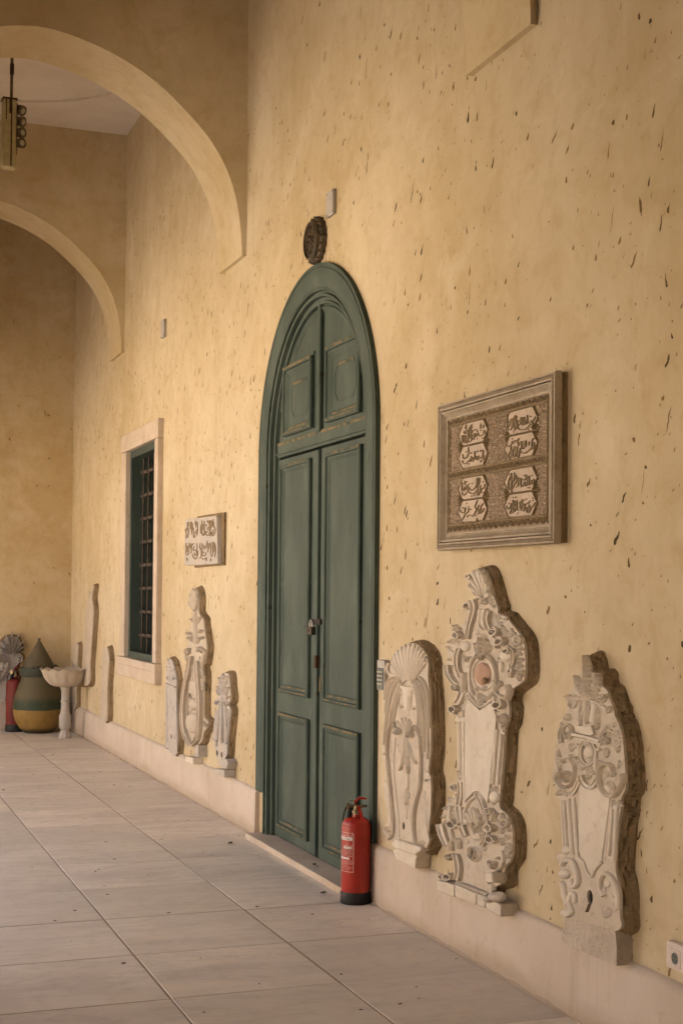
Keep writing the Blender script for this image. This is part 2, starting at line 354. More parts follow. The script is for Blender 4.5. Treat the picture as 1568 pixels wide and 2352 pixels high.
    def sweep(s, path, hw, h, w0, prof='round', close=False, asp=1.0):
        """relief ridge along a (u,v) path: half-width hw(t), height h(t) above depth w0"""
        P = [Vector((p[0], p[1])) for p in path]; n = len(P)
        pr = PROF[prof]; m = len(pr); vs_ = []; fs = []
        for k in range(n):
            if close: d = P[(k+1) % n]-P[(k-1) % n]
            else: d = P[min(k+1, n-1)]-P[max(k-1, 0)]
            if d.length < 1e-9: d = Vector((1, 0))
            d.normalize(); nr = Vector((-d.y, d.x)); t = k/max(1, n-1)
            a = hw(t) if callable(hw) else hw; b = h(t) if callable(h) else h
            for x, y in pr: vs_.append((P[k].x-nr.x*x*a, P[k].y-nr.y*x*a*asp, w0+y*b))
        for k in range(n if close else n-1):
            for i in range(m-1):
                a = k*m+i; b = ((k+1) % n)*m+i; fs.append((a, a+1, b+1, b))
        if not close:
            fs.append(tuple(range(m))[::-1]); fs.append(tuple((n-1)*m+i for i in range(m)))
        s.add(vs_, fs)
    def build(s, name, mat, parent=None, smooth=35, mesh_only=False, bevel=0.0):
        me = bpy.data.meshes.new(name); me.from_pydata(s.v, [], s.f)
        bm = bmesh.new(); bm.from_mesh(me); bmesh.ops.remove_doubles(bm, verts=bm.verts, dist=1e-5)
        bmesh.ops.recalc_face_normals(bm, faces=bm.faces); bm.to_mesh(me); bm.free()
        me.materials.append(M[mat])
        if smooth:
            me.shade_smooth(); me.set_sharp_from_angle(angle=radians(smooth))
        o = bpy.data.objects.new(name, me)
        if mesh_only: return o
        link(o, parent)
        if parent is not None and parent.type == 'EMPTY' and parent.location.length > 0 and parent.parent is None:
            o.matrix_parent_inverse = Matrix.Translation(-parent.location)
        if bevel:
            b = o.modifiers.new('bevel', 'BEVEL'); b.width = bevel; b.segments = 2; b.limit_method = 'ANGLE'; b.angle_limit = radians(40)
        return o
PROF = {'round': [(-1, -0.15)]+[(cos(pi-pi*i/8), sin(pi*i/8)) for i in range(9)]+[(1, -0.15)],
        'flat': [(-1, -0.15), (-1, 0.75), (-0.75, 1), (0.75, 1), (1, 0.75), (1, -0.15)],
        'rim': [(-1, -0.15), (-1, 0.9), (-0.85, 1), (-0.6, 1), (-0.42, 0.5), (0, 0.42), (0.42, 0.5), (0.6, 1), (0.85, 1), (1, 0.9), (1, -0.15)],
        'flutes': [(-1, -0.15), (-0.95, 0.45), (-0.75, 0.72), (-0.55, 0.5), (-0.3, 0.95), (0, 0.7), (0.3, 0.95), (0.55, 0.5), (0.75, 0.72), (0.95, 0.45), (1, -0.15)],
        'tri': [(-1, -0.15), (-0.9, 0.2), (0, 1), (0.9, 0.2), (1, -0.15)],
        'cove': [(-1, -0.15), (-1, 1), (-0.8, 1), (-0.5, 0.45), (0, 0.25), (0.5, 0.2), (1, 0.15), (1, -0.15)],
        'ogee': [(-1, -0.1), (-1, 0.55), (-0.8, 0.6), (-0.6, 1), (-0.3, 1), (-0.05, 0.72), (0.25, 0.45), (0.55, 0.4), (0.62, 0.22), (1, 0.18), (1, -0.1)]}
def smooth(pts, n=6, close=False):
    if len(pts) < 3 and not close:
        a, b = pts; return [(a[0]+(b[0]-a[0])*i/n, a[1]+(b[1]-a[1])*i/n) for i in range(n+1)]
    r = []; N = len(pts); rng = range(N) if close else range(N-1)
    for i in rng:
        g = (lambda k: pts[k % N]) if close else (lambda k: pts[max(0, min(N-1, k))])
        p0, p1, p2, p3 = g(i-1), g(i), g(i+1), g(i+2)
        for k in range(n):
            t = k/n
            r.append(tuple(0.5*(2*p1[j]+(p2[j]-p0[j])*t+(2*p0[j]-5*p1[j]+4*p2[j]-p3[j])*t*t+(3*p1[j]-p0[j]-3*p2[j]+p3[j])*t**3) for j in (0, 1)))
    if not close: r.append(pts[-1])
    return r
def ell(cu, cv, ru, rv, n=24, rot=0.0):
    return [(cu+ru*cos(2*pi*i/n)*cos(rot)-rv*sin(2*pi*i/n)*sin(rot), cv+ru*cos(2*pi*i/n)*sin(rot)+rv*sin(2*pi*i/n)*cos(rot)) for i in range(n)]
def spiral(cu, cv, r, turns, a0, d=1, r1=0.12, n=None):
    n = n or int(16*turns)
    return [(cu+(r+(r*r1-r)*i/n)*cos(a0+d*2*pi*turns*i/n), cv+(r+(r*r1-r)*i/n)*sin(a0+d*2*pi*turns*i/n)) for i in range(n+1)]

# ------------------------------------------------------------------ carved ornament, in the (u,v,w) frame of a wall
class Carver:
    """carves on a traced sheet: plan shapes in sheet units (x right, y down), depth in metres"""
    def __init__(s, root, frame, trace, w0, mat='marble', hs=1.0, asp=1.0, ref=(300, 1000)):
        s.root = root; s.fr = frame; s.t = trace; s.w0 = w0; s.mat = mat; s.hs = hs; s.holes = []
        a, b, c = trace(*ref), trace(ref[0]+20, ref[1]), trace(ref[0], ref[1]-20)
        s.ku = (b[0]-a[0])/20; s.kv = (c[1]-a[1])/20
        class Sheet:
            @staticmethod
            def w(q):
                u, v = trace(q[0], -q[1]); return frame.w((u, v, q[2]))
        s.sh = Sheet
    def P(s, pts): return [s.t(*p) for p in pts]
    def drill(s, c, r): s.holes.append([s.t(c[0]+r*cos(2*pi*i/12), c[1]+r*1.1*sin(2*pi*i/12)) for i in range(12)])
    def S(s, pts): return [(p[0], -p[1]) for p in pts]
    def out(s, mb, name, mat=None, sm=50): return mb.build(name, mat or s.mat, s.root, sm)
    def slab(s, poly, w1, holes=(), name='slab', mat=None, side='mortar', rnd=True, flare=0.028):
        P = smooth(s.P(poly), 4, True) if rnd else s.P(poly)
        P = [(u+random.uniform(-.002, .002), v+random.uniform(-.002, .002)) for u, v in P]
        m = MB(s.fr); m.prism(P, w1-0.012, w1, holes); o = s.out(m, name, mat, 30)
        m = MB(s.fr)
        cu = sum(p[0] for p in P)/len(P)
        n = len(P); A = sum(P[i][0]*P[(i+1) % n][1]-P[(i+1) % n][0]*P[i][1] for i in range(n)); sg = 1 if A > 0 else -1
        steps = 6; vs_ = []; fs = []
        N = []
        for i in range(n):                              # smoothed outward normals
            a, b = P[(i-3) % n], P[(i+3) % n]; dx, dy = b[0]-a[0], b[1]-a[1]; L = hypot(dx, dy) or 1; N.append((dy/L*sg, -dx/L*sg))
        for k in range(steps+1):
            q = k/steps; off = flare*(1-q)**0.7-0.003*q; ww = (w1-0.011)*q
            for i in range(n):
                j = 0.004 if 0 < k < steps else 0.001
                o_ = off+random.uniform(-j, j)*1.8; vs_.append((P[i][0]+N[i][0]*o_, P[i][1]+N[i][1]*o_*0.6, ww))
        for k in range(steps):
            for i in range(n): a = k*n+i; b = k*n+(i+1) % n; fs.append((a, b, b+n, a+n))
        m.add(vs_, fs); s.out(m, 'mortar_backing', side, 28)
        return o
    def band(s, pts, hw, h, prof='round', name='scroll', taper=0.0, w=0.0, mat=None, ease=0.0):
        p = smooth(s.S(pts), 6); m = MB(s.sh); hw /= s.ku
        m.sweep(p, lambda t: hw*(1-taper*t), lambda t: s.hs*1.35*h*(1-0.4*taper*t), s.w0-0.002+w, prof); return s.out(m, name, mat)
    def volute(s, c, r, turns=1.6, a0=0.0, d=1, hw=0.008, h=0.016, tail=(), name='volute', prof='round', w=0.0):
        h *= s.hs*1.35; r = r*0.95/s.ku; hw /= s.ku; cx, cy = c[0], -c[1]; sp = spiral(cx, cy, r, turns, a0, d)
        t = s.S(tail); p = (smooth(t+[sp[0]], 6)[:-1] if t else [])+sp; m = MB(s.sh)
        m.sweep(p, lambda t: hw*(1-0.45*t), lambda t: h*(0.8+0.3*t), s.w0-0.002+w, prof)
        m.add(*dome(cx, cy, r*0.2, r*0.2, s.w0+w, h*1.2)); return s.out(m, name)
    def boss(s, c, ru, rv, h, name='boss', mat=None, rot=0.0, w=0.0):
        if name == 'drill_point': return s.drill(c, ru*1.1/s.ku)
        m = MB(s.sh); m.add(*dome(c[0], -c[1], ru/s.ku, max(rv*0.62/s.kv, ru*0.5/s.ku), s.w0-0.002+w, h*s.hs, rot)); return s.out(m, name, mat, 80)
    def ring(s, c, ru, rv, hw, h, name='ring', prof='round', rot=0.0, w=0.0):
        m = MB(s.sh); m.sweep(ell(c[0], -c[1], ru/s.ku, max(rv*0.7/s.kv, ru*0.6/s.ku), 32, rot), hw*0.8/s.ku, h*s.hs, s.w0-0.002+w, prof, True); return s.out(m, name)
    def cup(s, c, r, depth, a=0.0, name='curled_leaf', h=0.03):
        """a rolled leaf edge: a thin wall turning in on itself round an open hollow"""
        h *= s.hs*1.5; r = r*0.92/s.ku; m = MB(s.sh); n = 26; s.drill((c[0]+r*.08, c[1]), r*0.5)
        P = [(c[0]+r*(1-0.5*i/n)*cos(a+1.2-2*pi*1.15*i/n), -c[1]+r*(1-0.5*i/n)*sin(a+1.2-2*pi*1.15*i/n)) for i in range(n+1)]
        m.sweep(P, lambda t: r*0.17*(1-.35*t), lambda t: h*(0.75+0.35*sin(pi*t)), s.w0-0.002, 'flat'); return s.out(m, name, None, 60)
    def leaf(s, b, t, wid, bend=0.0, h=0.018, lobes=5, flutes=3, curl=0.0, name='leaf', mat=None, w=0.0, base=0.25, point=False):
        m = MB(s.sh); m.add(*leafmesh((b[0], -b[1]), (t[0], -t[1]), wid*0.72/s.ku, bend, h*s.hs, lobes, flutes, curl*s.hs*0.3, s.w0-0.003+w, base, 1.0, point)); return s.out(m, name, mat, 50)
    def fan(s, c, rim, h, n, inner=0.2, name='shell', lip=0.3, w=0.0):
        """fluted shell spreading from c to the traced rim"""
        h *= s.hs; cu, cv = c[0], -c[1]; R = smooth(s.S(rim), 8); N = len(R); m = MB(s.sh); vs_ = []; fs = []; K = 7; sub = 6
        L = n*sub
        def at(x):
            x = x*(N-1); i = min(int(x), N-2); f = x-i; return (R[i][0]+(R[i+1][0]-R[i][0])*f, R[i][1]+(R[i+1][1]-R[i][1])*f)
        for j in range(L+1):
            x = j/L; ru, rv = at(x); ph = abs(sin(pi*x*n)); sca = 0.90+0.12*ph
            for k in range(K+1):
                q = inner+(sca-inner)*k/K
                ww = h*(0.05+0.95*ph**0.7)*(0.45+0.55*sin(pi*min(1, q)*0.55)) + h*lip*max(0, q-0.7)/0.3
                if k == K: ww *= 0.35
                vs_.append((cu+(ru-cu)*q, cv+(rv-cv)*q, s.w0+w+ww))
            vs_.append((cu+(ru-cu)*sca, cv+(rv-cv)*sca, s.w0-0.004+w))
        W = K+2
        for j in range(L):
            for k in range(W-1): a = j*W+k; fs.append((a, a+W, a+W+1, a+1))
        m.add(vs_, fs); return s.out(m, name, None, 60)
    def shell_of(s, C2, poly, w1, holes, **kw):
        """slab with every drilled hollow of the carving that lies inside it and clear of the others"""
        P = smooth(s.P(poly), 4, True); ok = list(holes)
        mid = lambda h: (sum(q[0] for q in h)/len(h), sum(q[1] for q in h)/len(h))
        rad = lambda h: max(hypot(q[0]-mid(h)[0], q[1]-mid(h)[1]) for q in h)
        for h in s.holes+C2.holes:
            c = mid(h); r = rad(h)+0.006
            if all(inside((c[0]+r*1.2*cos(a), c[1]+r*1.2*sin(a)), P) for a in [k*pi/4 for k in range(8)]) and all(hypot(c[0]-mid(g)[0], c[1]-mid(g)[1]) > r+rad(g)+0.004 for g in ok): ok.append(h)
        return s.slab(poly, w1, ok, **kw)
    def block(s, pts, w0, w1, name='block', mat=None, bevel=0.003, rnd=False):
        P = s.P(pts); P = smooth(P, 4, True) if rnd else P
        m = MB(s.fr); m.prism(P, w0, w1); return m.build(name, mat or s.mat, s.root, 30, bevel=bevel)
def dome(cu, cv, ru, rv, w0, h, rot=0.0, n=20, k=6):
    vs_ = []; fs = []
    for j in range(k):
        a = pi/2*j/k
        vs_ += [(p[0], p[1], w0+h*sin(a)) for p in ell(cu, cv, ru*cos(a), rv*cos(a), n, rot)]
    vs_.append((cu, cv, w0+h))
    for j in range(k-1):
        for i in range(n): fs.append((j*n+i, j*n+(i+1) % n, (j+1)*n+(i+1) % n, (j+1)*n+i))
    for i in range(n): fs.append(((k-1)*n+i, (k-1)*n+(i+1) % n, k*n))
    return vs_, fs
def leafmesh(b, t, wid, bend, h, lobes, flutes, curl, w0, base=0.25, asp=1.0, point=False):
    bu, bv = b; tu, tv = t; L = hypot(tu-bu, tv-bv) or 1e-3; dx, dy = (tu-bu)/L, (tv-bv)/L; nx, ny = -dy, dx
    S, T = max(14, lobes*5), 6*max(1, flutes); vs_ = []; fs = []
    for i in range(S+1):
        q = i/S; off = bend*L*4*q*(1-q)*0.5; cu = bu+dx*L*q+nx*off; cv = bv+dy*L*q+ny*off
        env = max(0.03, (base+(1-base)*min(1, q*2.0)**0.7)*(sqrt(max(0, 1-q**3)) if not point else (1-q)**0.75))
        ser = 1-0.36*(1-abs(sin(pi*q*lobes)))
        W = wid*env*ser
        for j in range(T+1):
            x = -1+2*j/T
            lag = -0.22*wid*env*abs(x)                          # side lobes sweep back to the base
            hh = h*((1-x*x)*0.45+0.22+0.42*cos(pi*flutes*x)*(1-0.35*abs(x)))*min(1, 0.35+q*3)*(0.7+0.3*ser)+curl*q**3
            if j in (0, T): hh = h*0.1+curl*q**3*0.7
            vs_.append((cu+nx*W*x+dx*lag*0.7, cv+(ny*W*x+dy*lag)*asp, w0+hh))
    V = T+1
    for i in range(S):
        for j in range(T): a = i*V+j; fs.append((a, a+1, a+V+1, a+V))
    # skirt down to the ground
    n0 = len(vs_); edge = [i*V for i in range(S+1)]+[S*V+j for j in range(1, V)]+[i*V+T for i in range(S-1, -1, -1)]+[j for j in range(T-1, 0, -1)]
    vs_ += [(vs_[i][0], vs_[i][1], w0-0.004) for i in edge]; E = len(edge)
    for k in range(E): fs.append((edge[k], edge[(k+1) % E], n0+(k+1) % E, n0+k))
    return vs_, fs

# ================================================================== SETTING
def frame_y(y0):
    class F:
        @staticmethod
        def w(p): return (p[0], y0-p[2], p[1])
    return F
def structure(o): o['kind'] = 'structure'; return o
CEIL = 6.08
m = MB(); m.box((-160, -160, -0.6), (160, 160, -0.2)); structure(m.build('ground', 'court', None, 0))
m = MB(); m.box((-3.45, -4.0, -0.19), (0.0, 16.5, -0.0018)); pave = structure(m.build('pavement', 'joint', None, 0))
# marble slabs, laid in a 0.705 m grid
XE = [-0.004, -0.70, -1.41, -2.115, -2.82, -3.44]
def slab_mesh(wx, wy):
    b = MB(); e = 0.002
    x, y = wx/2-0.0038, wy/2-0.0034
    b.add([(-x, -y, -0.012), (x, -y, -0.012), (x, y, -0.012), (-x, y, -0.012), (-x, -y, -e), (x, -y, -e), (x, y, -e), (-x, y, -e),
           (-x+e, -y+e, 0), (x-e, -y+e, 0), (x-e, y-e, 0), (-x+e, y-e, 0)],
          [(0, 1, 5, 4), (1, 2, 6, 5), (2, 3, 7, 6), (3, 0, 4, 7), (4, 5, 9, 8), (5, 6, 10, 9), (6, 7, 11, 10), (7, 4, 8, 11), (8, 9, 10, 11)])
    return b.build('floor_slab', 'slab', None, 0, mesh_only=True).data
YE = [5.42+0.7045*k for k in range(-13, 16)]
YE = [y for y in YE if y > -3.9 and y < 16.2]+[16.5]
for i in range(len(XE)-1):
    me = slab_mesh(XE[i]-XE[i+1], 0.7045); last = slab_mesh(XE[i]-XE[i+1], YE[-1]-YE[-2])
    for k in range(len(YE)-1):
        o = bpy.data.objects.new('floor_slab', last if k == len(YE)-2 else me)
        link(o, pave); o.location = ((XE[i]+XE[i+1])/2, (YE[k]+YE[k+1])/2, random.uniform(-0.0012, 0.0012))
        o.rotation_euler = (random.uniform(-.0012, .0012), random.uniform(-.0012, .0012), random.uniform(-.002, .002)); o.scale = (random.uniform(.996, 1.002), random.uniform(.995, 1.001), 1)
# long wall with the door and window openings
DC, DZ, DR = 7.83, 2.495, 1.05                       # door axis (Y), springing height, outer radius
ro = 0.98
arc = [(-(DC+ro*cos(pi*i/24)), DZ+ro*sin(pi*i/24)) for i in range(25)]
outl = [(-16.9, -0.1), (-(DC+ro), -0.1)]+arc+[(-(DC-ro), -0.1), (4.0, -0.1), (4.0, CEIL+0.2), (-16.9, CEIL+0.2)]
WY0, WY1, WZ0, WZ1 = 11.93, 13.16, 0.985, 2.935
win = [(-WY1, WZ0), (-WY0, WZ0), (-WY0, WZ1), (-WY1, WZ1)]
m = MB(Long); m.prism(outl, -0.5, 0.0, [win]); wall = m.build('plaster_wall', 'wall', None, 0)
tag(wall, 'long ochre plaster wall with brown splashes, pierced by the green door', 'wall')
def plinth_run(y0, y1):
    n = int((y1-y0)/0.12); b = MB(); prof = []
    vs_ = []; fs = []
    for k in range(n+1):
        y = y0+(y1-y0)*k/n; j = random.uniform(-.004, .004); q = random.uniform(-.003, .003)
        vs_ += [(0.01, y, -0.02), (-0.036+q, y, -0.02), (-0.034+q, y, 0.02), (-0.030+q*.5, y, 0.275), (-0.024, y, 0.292+j), (-0.012, y, 0.302+j), (0.01, y, 0.306+j)]
    for k in range(n):
        for i in range(6): a = k*7+i; fs.append((a, a+1, a+8, a+7))
    fs += [tuple(range(7)), tuple(n*7+i for i in range(7))]
    b.add(vs_, fs); b.build('plinth', 'plinth', wall, 50)
plinth_run(-4.0, 6.785); plinth_run(8.875, 16.5)
for ya, yb in ((-4.0, 6.74), (8.84, 16.4)):
    n = int((yb-ya)/0.06); b = MB(); vs_ = []; fs = []
    for k in range(n+1):
        y = ya+(yb-ya)*k/n; d = random.uniform(.008, .022); vs_ += [(-0.030, y, 0.0), (-0.033, y, random.uniform(.006, .016)), (-0.034-d, y, 0.0012)]
    for k in range(n):
        for i in range(2): a = k*3+i; fs.append((a, a+1, a+4, a+3))
    b.add(vs_, fs); b.build('mortar_fillet', 'plinth', wall, 60)
# a wooden room door plane behind keeps the dark of the house
m = MB(); m.box((0.5, -4.0, -0.1), (0.8, 16.9, CEIL+0.2)); inn = m.build('house_wall', 'outer', None, 0)
tag(inn, 'inner house wall hidden behind the long plaster wall', 'wall')
# end wall
m = MB(Far); m.prism([(-3.0, -0.1), (0.0, -0.1), (0.0, CEIL+0.1), (-3.0, CEIL+0.1)], -0.4, 0.0); endw = m.build('end_wall', 'wall_far', None, 0)
tag(endw, 'dim ochre end wall behind the big lidded jar', 'wall')
m = MB(); m.box((-2.87, 16.46, -0.02), (-0.03, 16.52, 0.315)); m.build('plinth', 'plinth', endw, 0, bevel=0.008)
# transverse arches
HALF = [(-.032, 3.945), (-.036, 4.05), (-.058, 4.25), (-.122, 4.48), (-.252, 4.71), (-.44, 4.905), (-.645, 5.073), (-.85, 5.187), (-1.04, 5.262), (-1.21, 5.308), (-1.33, 5.330), (-1.435, 5.338)]
def arch_wall(y0, y1, label):
    h = smooth(HALF, 4); h = h+[(-2.87-x, z) for x, z in h[::-1][1:]]
    poly = [(0.02, 3.945)]+h+[(-2.90, 3.945), (-2.90, CEIL+0.05), (0.02, CEIL+0.05)]
    F = frame_y(y1); b = MB(F); b.prism(poly, 0.0, y1-y0); o = b.build('plaster_arch', 'arch', None, 40, bevel=0.006)
    return tag(o, label, 'arch', 'arches across the gallery')
arch_wall(0.86, 1.47, 'plaster arch across the gallery, two bays before the green door')
arch_wall(5.08, 5.69, 'arch springing from the wall above the inscribed plaque')
arch_wall(9.32, 9.92, 'arch springing from the wall between green door and small plaque')
arch_wall(13.53, 14.12, 'arch springing from the wall beyond the barred window')
# ceiling with shallow round saucers
holes = []; cs = [(-1.42, 3.28), (-1.42, 7.5), (-1.42, 11.72), (-1.42, 15.3), (-1.42, -1.2)]
rs = [1.3, 1.3, 1.3, 1.0, 1.3]
class FC:
    @staticmethod
    def w(p): return (p[0], p[1], CEIL+p[2])
for (x, y), r in zip(cs, rs): holes.append(ell(x, y, r, r, 48))
m = MB(FC); m.prism([(-3.45, -4.0), (0.5, -4.0), (0.5, 16.9), (-3.45, 16.9)], 0.0, 0.1, holes); ceil = m.build('ceiling', 'ceiling', None, 0)
tag(ceil, 'pale lime washed gallery ceiling with shallow round recesses', 'ceiling')
for (x, y), r in zip(cs, rs):
    m = MB(); m.lathe([(r*cos(a), 0.02+0.42*sin(a)) for a in [pi/2*k/10 for k in range(10)]]+[(0.0, 0.44)], (x, y, CEIL), 48)
    m.build('saucer_dome', 'ceiling', ceil, 60)
m = MB(); m.box((-3.6, -4.2, CEIL+0.5), (0.8, 17.1, CEIL+0.75)); tag(m.build('flat_roof', 'outer', None, 0), 'flat roof slab over the gallery', 'roof')
# open arcade towards the courtyard (left, outside the picture) and an added wall shutting out light from behind the camera
def arcade_poly():
    pts = [(-16.9, -0.2)]
    for yc, hw in ((15.3, 1.0), (11.72, 1.8), (7.5, 1.8), (3.28, 0.65)):  # opening sizes set for the light let in, the nearest one narrowed
        sp = 2.3
        pts += [(-(yc+hw), -0.2)]+[(-(yc+hw*cos(pi*i/16)), sp+hw*sin(pi*i/16)) for i in range(17)]+[(-(yc-hw), -0.2)]
    return pts+[(4.0, -0.2), (4.0, CEIL+0.5), (-16.9, CEIL+0.5)]
class FA:
    @staticmethod
    def w(p): return (-2.87-p[2], -p[0], p[1])
m = MB(FA); m.prism(arcade_poly(), 0.0, 0.55); tag(m.build('arcade_wall', 'arch', None, 40), 'open arched arcade wall along the courtyard side of the gallery', 'wall')
m = MB(); m.box((-3.4, -4.3, -0.2), (0.6, -4.0, CEIL+0.5)); tag(m.build('near_light_block', 'arch', None, 0), 'added unseen wall shutting out light at the near end of the gallery', 'wall')

# added, unseen: two pale blocks bouncing sunlight into the gallery from the left
m = MB(); m.box((-24.0, -30.0, -0.2), (-20.0, 38.0, 6.5)); tag(m.build('bounce_building', 'bouncewall', None, 0), 'added unseen pale building across the courtyard, bouncing sunlight in', 'building')
m = MB(); m.box((-20.0, 34.0, -0.2), (-4.5, 38.0, 6.5)); tag(m.build('bounce_wing', 'bouncewall', None, 0), 'added unseen pale wing at the far end of the courtyard, bouncing sunlight in', 'building')

# ================================================================== GREEN DOOR
DX = -0.03
door = thing('arched_door', 'tall green arched double door with raised panels and moulded frame', 'door', (0.0, DC, 0.0))
FZ0 = 0.30
def arch_path(r, zb, n=40):
    return [(-(DC+r), zb)]+[(-(DC+r), zb+(DZ-zb)*k/6) for k in range(1, 6)]+[(-(DC+r*cos(pi*i/n)), DZ+r*sin(pi*i/n)) for i in range(n+1)]+[(-(DC-r), zb+(DZ-zb)*k/6) for k in range(5, -1, -1)]
def arch_strip(r0, r1, w0, w1, zb, name, mat='green', prof=None):
    b = MB(Long); P = arch_path((r0+r1)/2, zb); hw = (r1-r0)/2
    pr = prof or 'flat'
    b.sweep(P, hw, w1-w0, w0, pr)
    return b.build(name, mat, door, 40)
PROF['architrave'] = [(-1, -0.2), (-1, 1.0), (-0.72, 1.0), (-0.70, 0.90), (-0.62, 0.90), (-0.60, 1.0), (0.72, 1.0), (0.8, 0.9), (1, 0.9), (1, -0.2)]
PROF['reveal'] = [(-1, -0.2), (-1, 1.0), (-0.75, 1.0), (-0.70, 0.72), (-0.45, 0.66), (-0.40, 0.9), (-0.1, 0.85), (-0.05, 0.5), (0.3, 0.44), (0.36, 0.6), (0.62, 0.55), (0.68, 0.22), (1.0, 0.15), (1, -0.2)]
# path runs from the far jamb over the crown to the near jamb: its right-hand side is the inside
fr = arch_strip(0.905, DR, -0.02, 0.028, FZ0, 'frame', 'green', 'architrave')
mo = arch_strip(0.80, 0.905, -0.055, 0.022, 0.03, 'frame_moulding', 'green', 'reveal')
LW = -0.035                                               # leaf plane: 35 mm behind the wall face
def lbox(y0, y1, z0, z1, w0, w1, name, mat='green', parent=None, bevel=0.003):
    b = MB(Long); b.box((-y1, z0, w0), (-y0, z1, w1)); return b.build(name, mat, parent or door, 0, bevel=bevel)
def panel(y0, y1, z0, z1, parent, clip=None):
    """bolection-moulded raised panel on a leaf: rim moulding, sunk margin, fielded centre with cut corners"""
    def rect(i, cut=0.0):
        a, b, c, d = -(y1-i), -(y0+i), z0+i, z1-i
        if not cut: return [(a, c), (b, c), (b, d), (a, d)]
        return [(a+cut, c), (b-cut, c), (b-cut*.7, c+cut*.4), (b, c+cut), (b, d-cut), (b-cut*.7, d-cut*.4), (b-cut, d), (a+cut, d), (a+cut*.7, d-cut*.4), (a, d-cut), (a, c+cut), (a+cut*.7, c+cut*.4)]
    b = MB(Long); rings = [(0.0, -0.004), (0.0, 0.018), (0.010, 0.026), (0.022, 0.024), (0.026, 0.013), (0.034, 0.012), (0.056, -0.002), (0.064, -0.004), (0.068, -0.022), (0.085, -0.022)]
    vs_ = []; fs = []
    for i, ww in rings: vs_ += [(p[0], p[1], LW+ww) for p in rect(i)]
    for k in range(len(rings)-1):
        for j in range(4): fs.append((k*4+j, k*4+(j+1) % 4, (k+1)*4+(j+1) % 4, (k+1)*4+j))
    k = len(rings)-1; fs.append(tuple(k*4+j for j in range(4)))
    b.add(vs_, fs); o = b.build('panel', 'green', parent, 0)
    b = MB(Long); c1, c2, c3, c4 = rect(0.100, 0.048), rect(0.105, 0.046), rect(0.113, 0.043), rect(0.122, 0.040)
    vs_ = [(p[0], p[1], LW-0.024) for p in c1]+[(p[0], p[1], LW-0.004) for p in c2]+[(p[0], p[1], LW-0.002) for p in c3]+[(p[0], p[1], LW-0.014) for p in c4]
    fs = [(k*12+j, k*12+(j+1) % 12, (k+1)*12+(j+1) % 12, (k+1)*12+j) for k in range(3) for j in range(12)]+[tuple(36+j for j in range(12))]
    b.add(vs_, fs); b.build('raised_field', 'green', o, 0)
    # bleached, dusty arrises: head of the rim, the sill slope, the head of the raised field
    def strip(ya, yb, za, zb, ww):
        b = MB(Long); b.box((-yb, za, ww-0.002), (-ya, zb, ww+0.0012)); b.build('dusty_arris', 'greendust', o, 0)
    strip(y0+0.004, y1-0.004, z1-0.015, z1-0.002, LW+0.0255); strip(y0+0.05, y1-0.05, z0+0.036, z0+0.046, LW+0.0115); strip(y0+0.15, y1-0.15, z1-0.126, z1-0.112, LW-0.0025); strip(y0+0.012, y1-0.012, z0+0.012, z0+0.019, LW+0.0262)
    return o
MID = 7.815
for (ya, yb) in ((MID+0.012, 8.665), (6.995, MID-0.012)):
    lf = lbox(ya, yb, 0.042, 2.46, LW-0.045, LW, 'door_leaf')
    if ya > MID: py = (7.965, 8.55)
    else: py = (7.115, 7.69)
    panel(py[0], py[1], 0.97, 2.42, lf); panel(py[0], py[1], 0.112, 0.842, lf)
# meeting bead and its split
lbox(MID-0.004, MID+0.040, 0.05, 2.455, LW-0.01, LW+0.018, 'meeting_bead', bevel=0.008)
lbox(MID-0.0125, MID-0.0045, 0.045, 2.46, LW-0.06, LW-0.02, 'shadow_gap', 'gap')
# transom, tympanum boards, mullion, transom panels
lbox(6.97, 8.69, 2.475, 2.575, LW-0.045, LW+0.006, 'transom_rail')
lbox(6.985, 8.675, 2.492, 2.505, LW+0.004, LW+0.016, 'transom_fillet')
b = MB(Long); rt = 0.84
b.prism([(-(DC+rt), 2.55)]+[(-(DC+rt*cos(pi*i/30)), DZ+rt*sin(pi*i/30)) for i in range(2, 29)]+[(-(DC-rt), 2.55)], LW-0.045, LW-0.006)
tym = b.build('tympanum', 'green', door, 0)
lbox(MID-0.022, MID+0.026, 2.56, 3.335, LW-0.01, LW+0.022, 'mullion', bevel=0.009)
for i in range(2):
    y0, y1 = ((7.955, 8.505), (7.145, 7.70))[i]
    panel(y0, y1, 2.60, 3.04, tym)
    lbox(y0-0.005, y1+0.005, 3.044, 3.066, LW-0.01, LW+0.004, 'ledge', 'green', tym)
b = MB(Long); b.sweep([(-(DC+0.79*cos(pi*i/36)), DZ+0.79*sin(pi*i/36)) for i in range(4, 33)], 0.022, 0.018, LW-0.008, 'ogee'); b.build('arch_bead', 'green', tym, 40)
b = MB(Long); b.box((-8.66, 2.553, LW+0.004), (-7.0, 2.568, LW+0.0075)); b.build('dusty_arris', 'greendust', door, 0)
# threshold stone
b = MB(); b.box((-0.118, 6.90, -0.005), (0.05, 8.80, 0.036)); b.build('threshold', 'frame', door, 0, bevel=0.006)
b = MB(); b.box((0.10, 6.7, -0.05), (0.13, 8.95, 3.6)); b.build('dark_backing', 'gap', door, 0)  # added near-black sheet standing in for the darkness behind the door
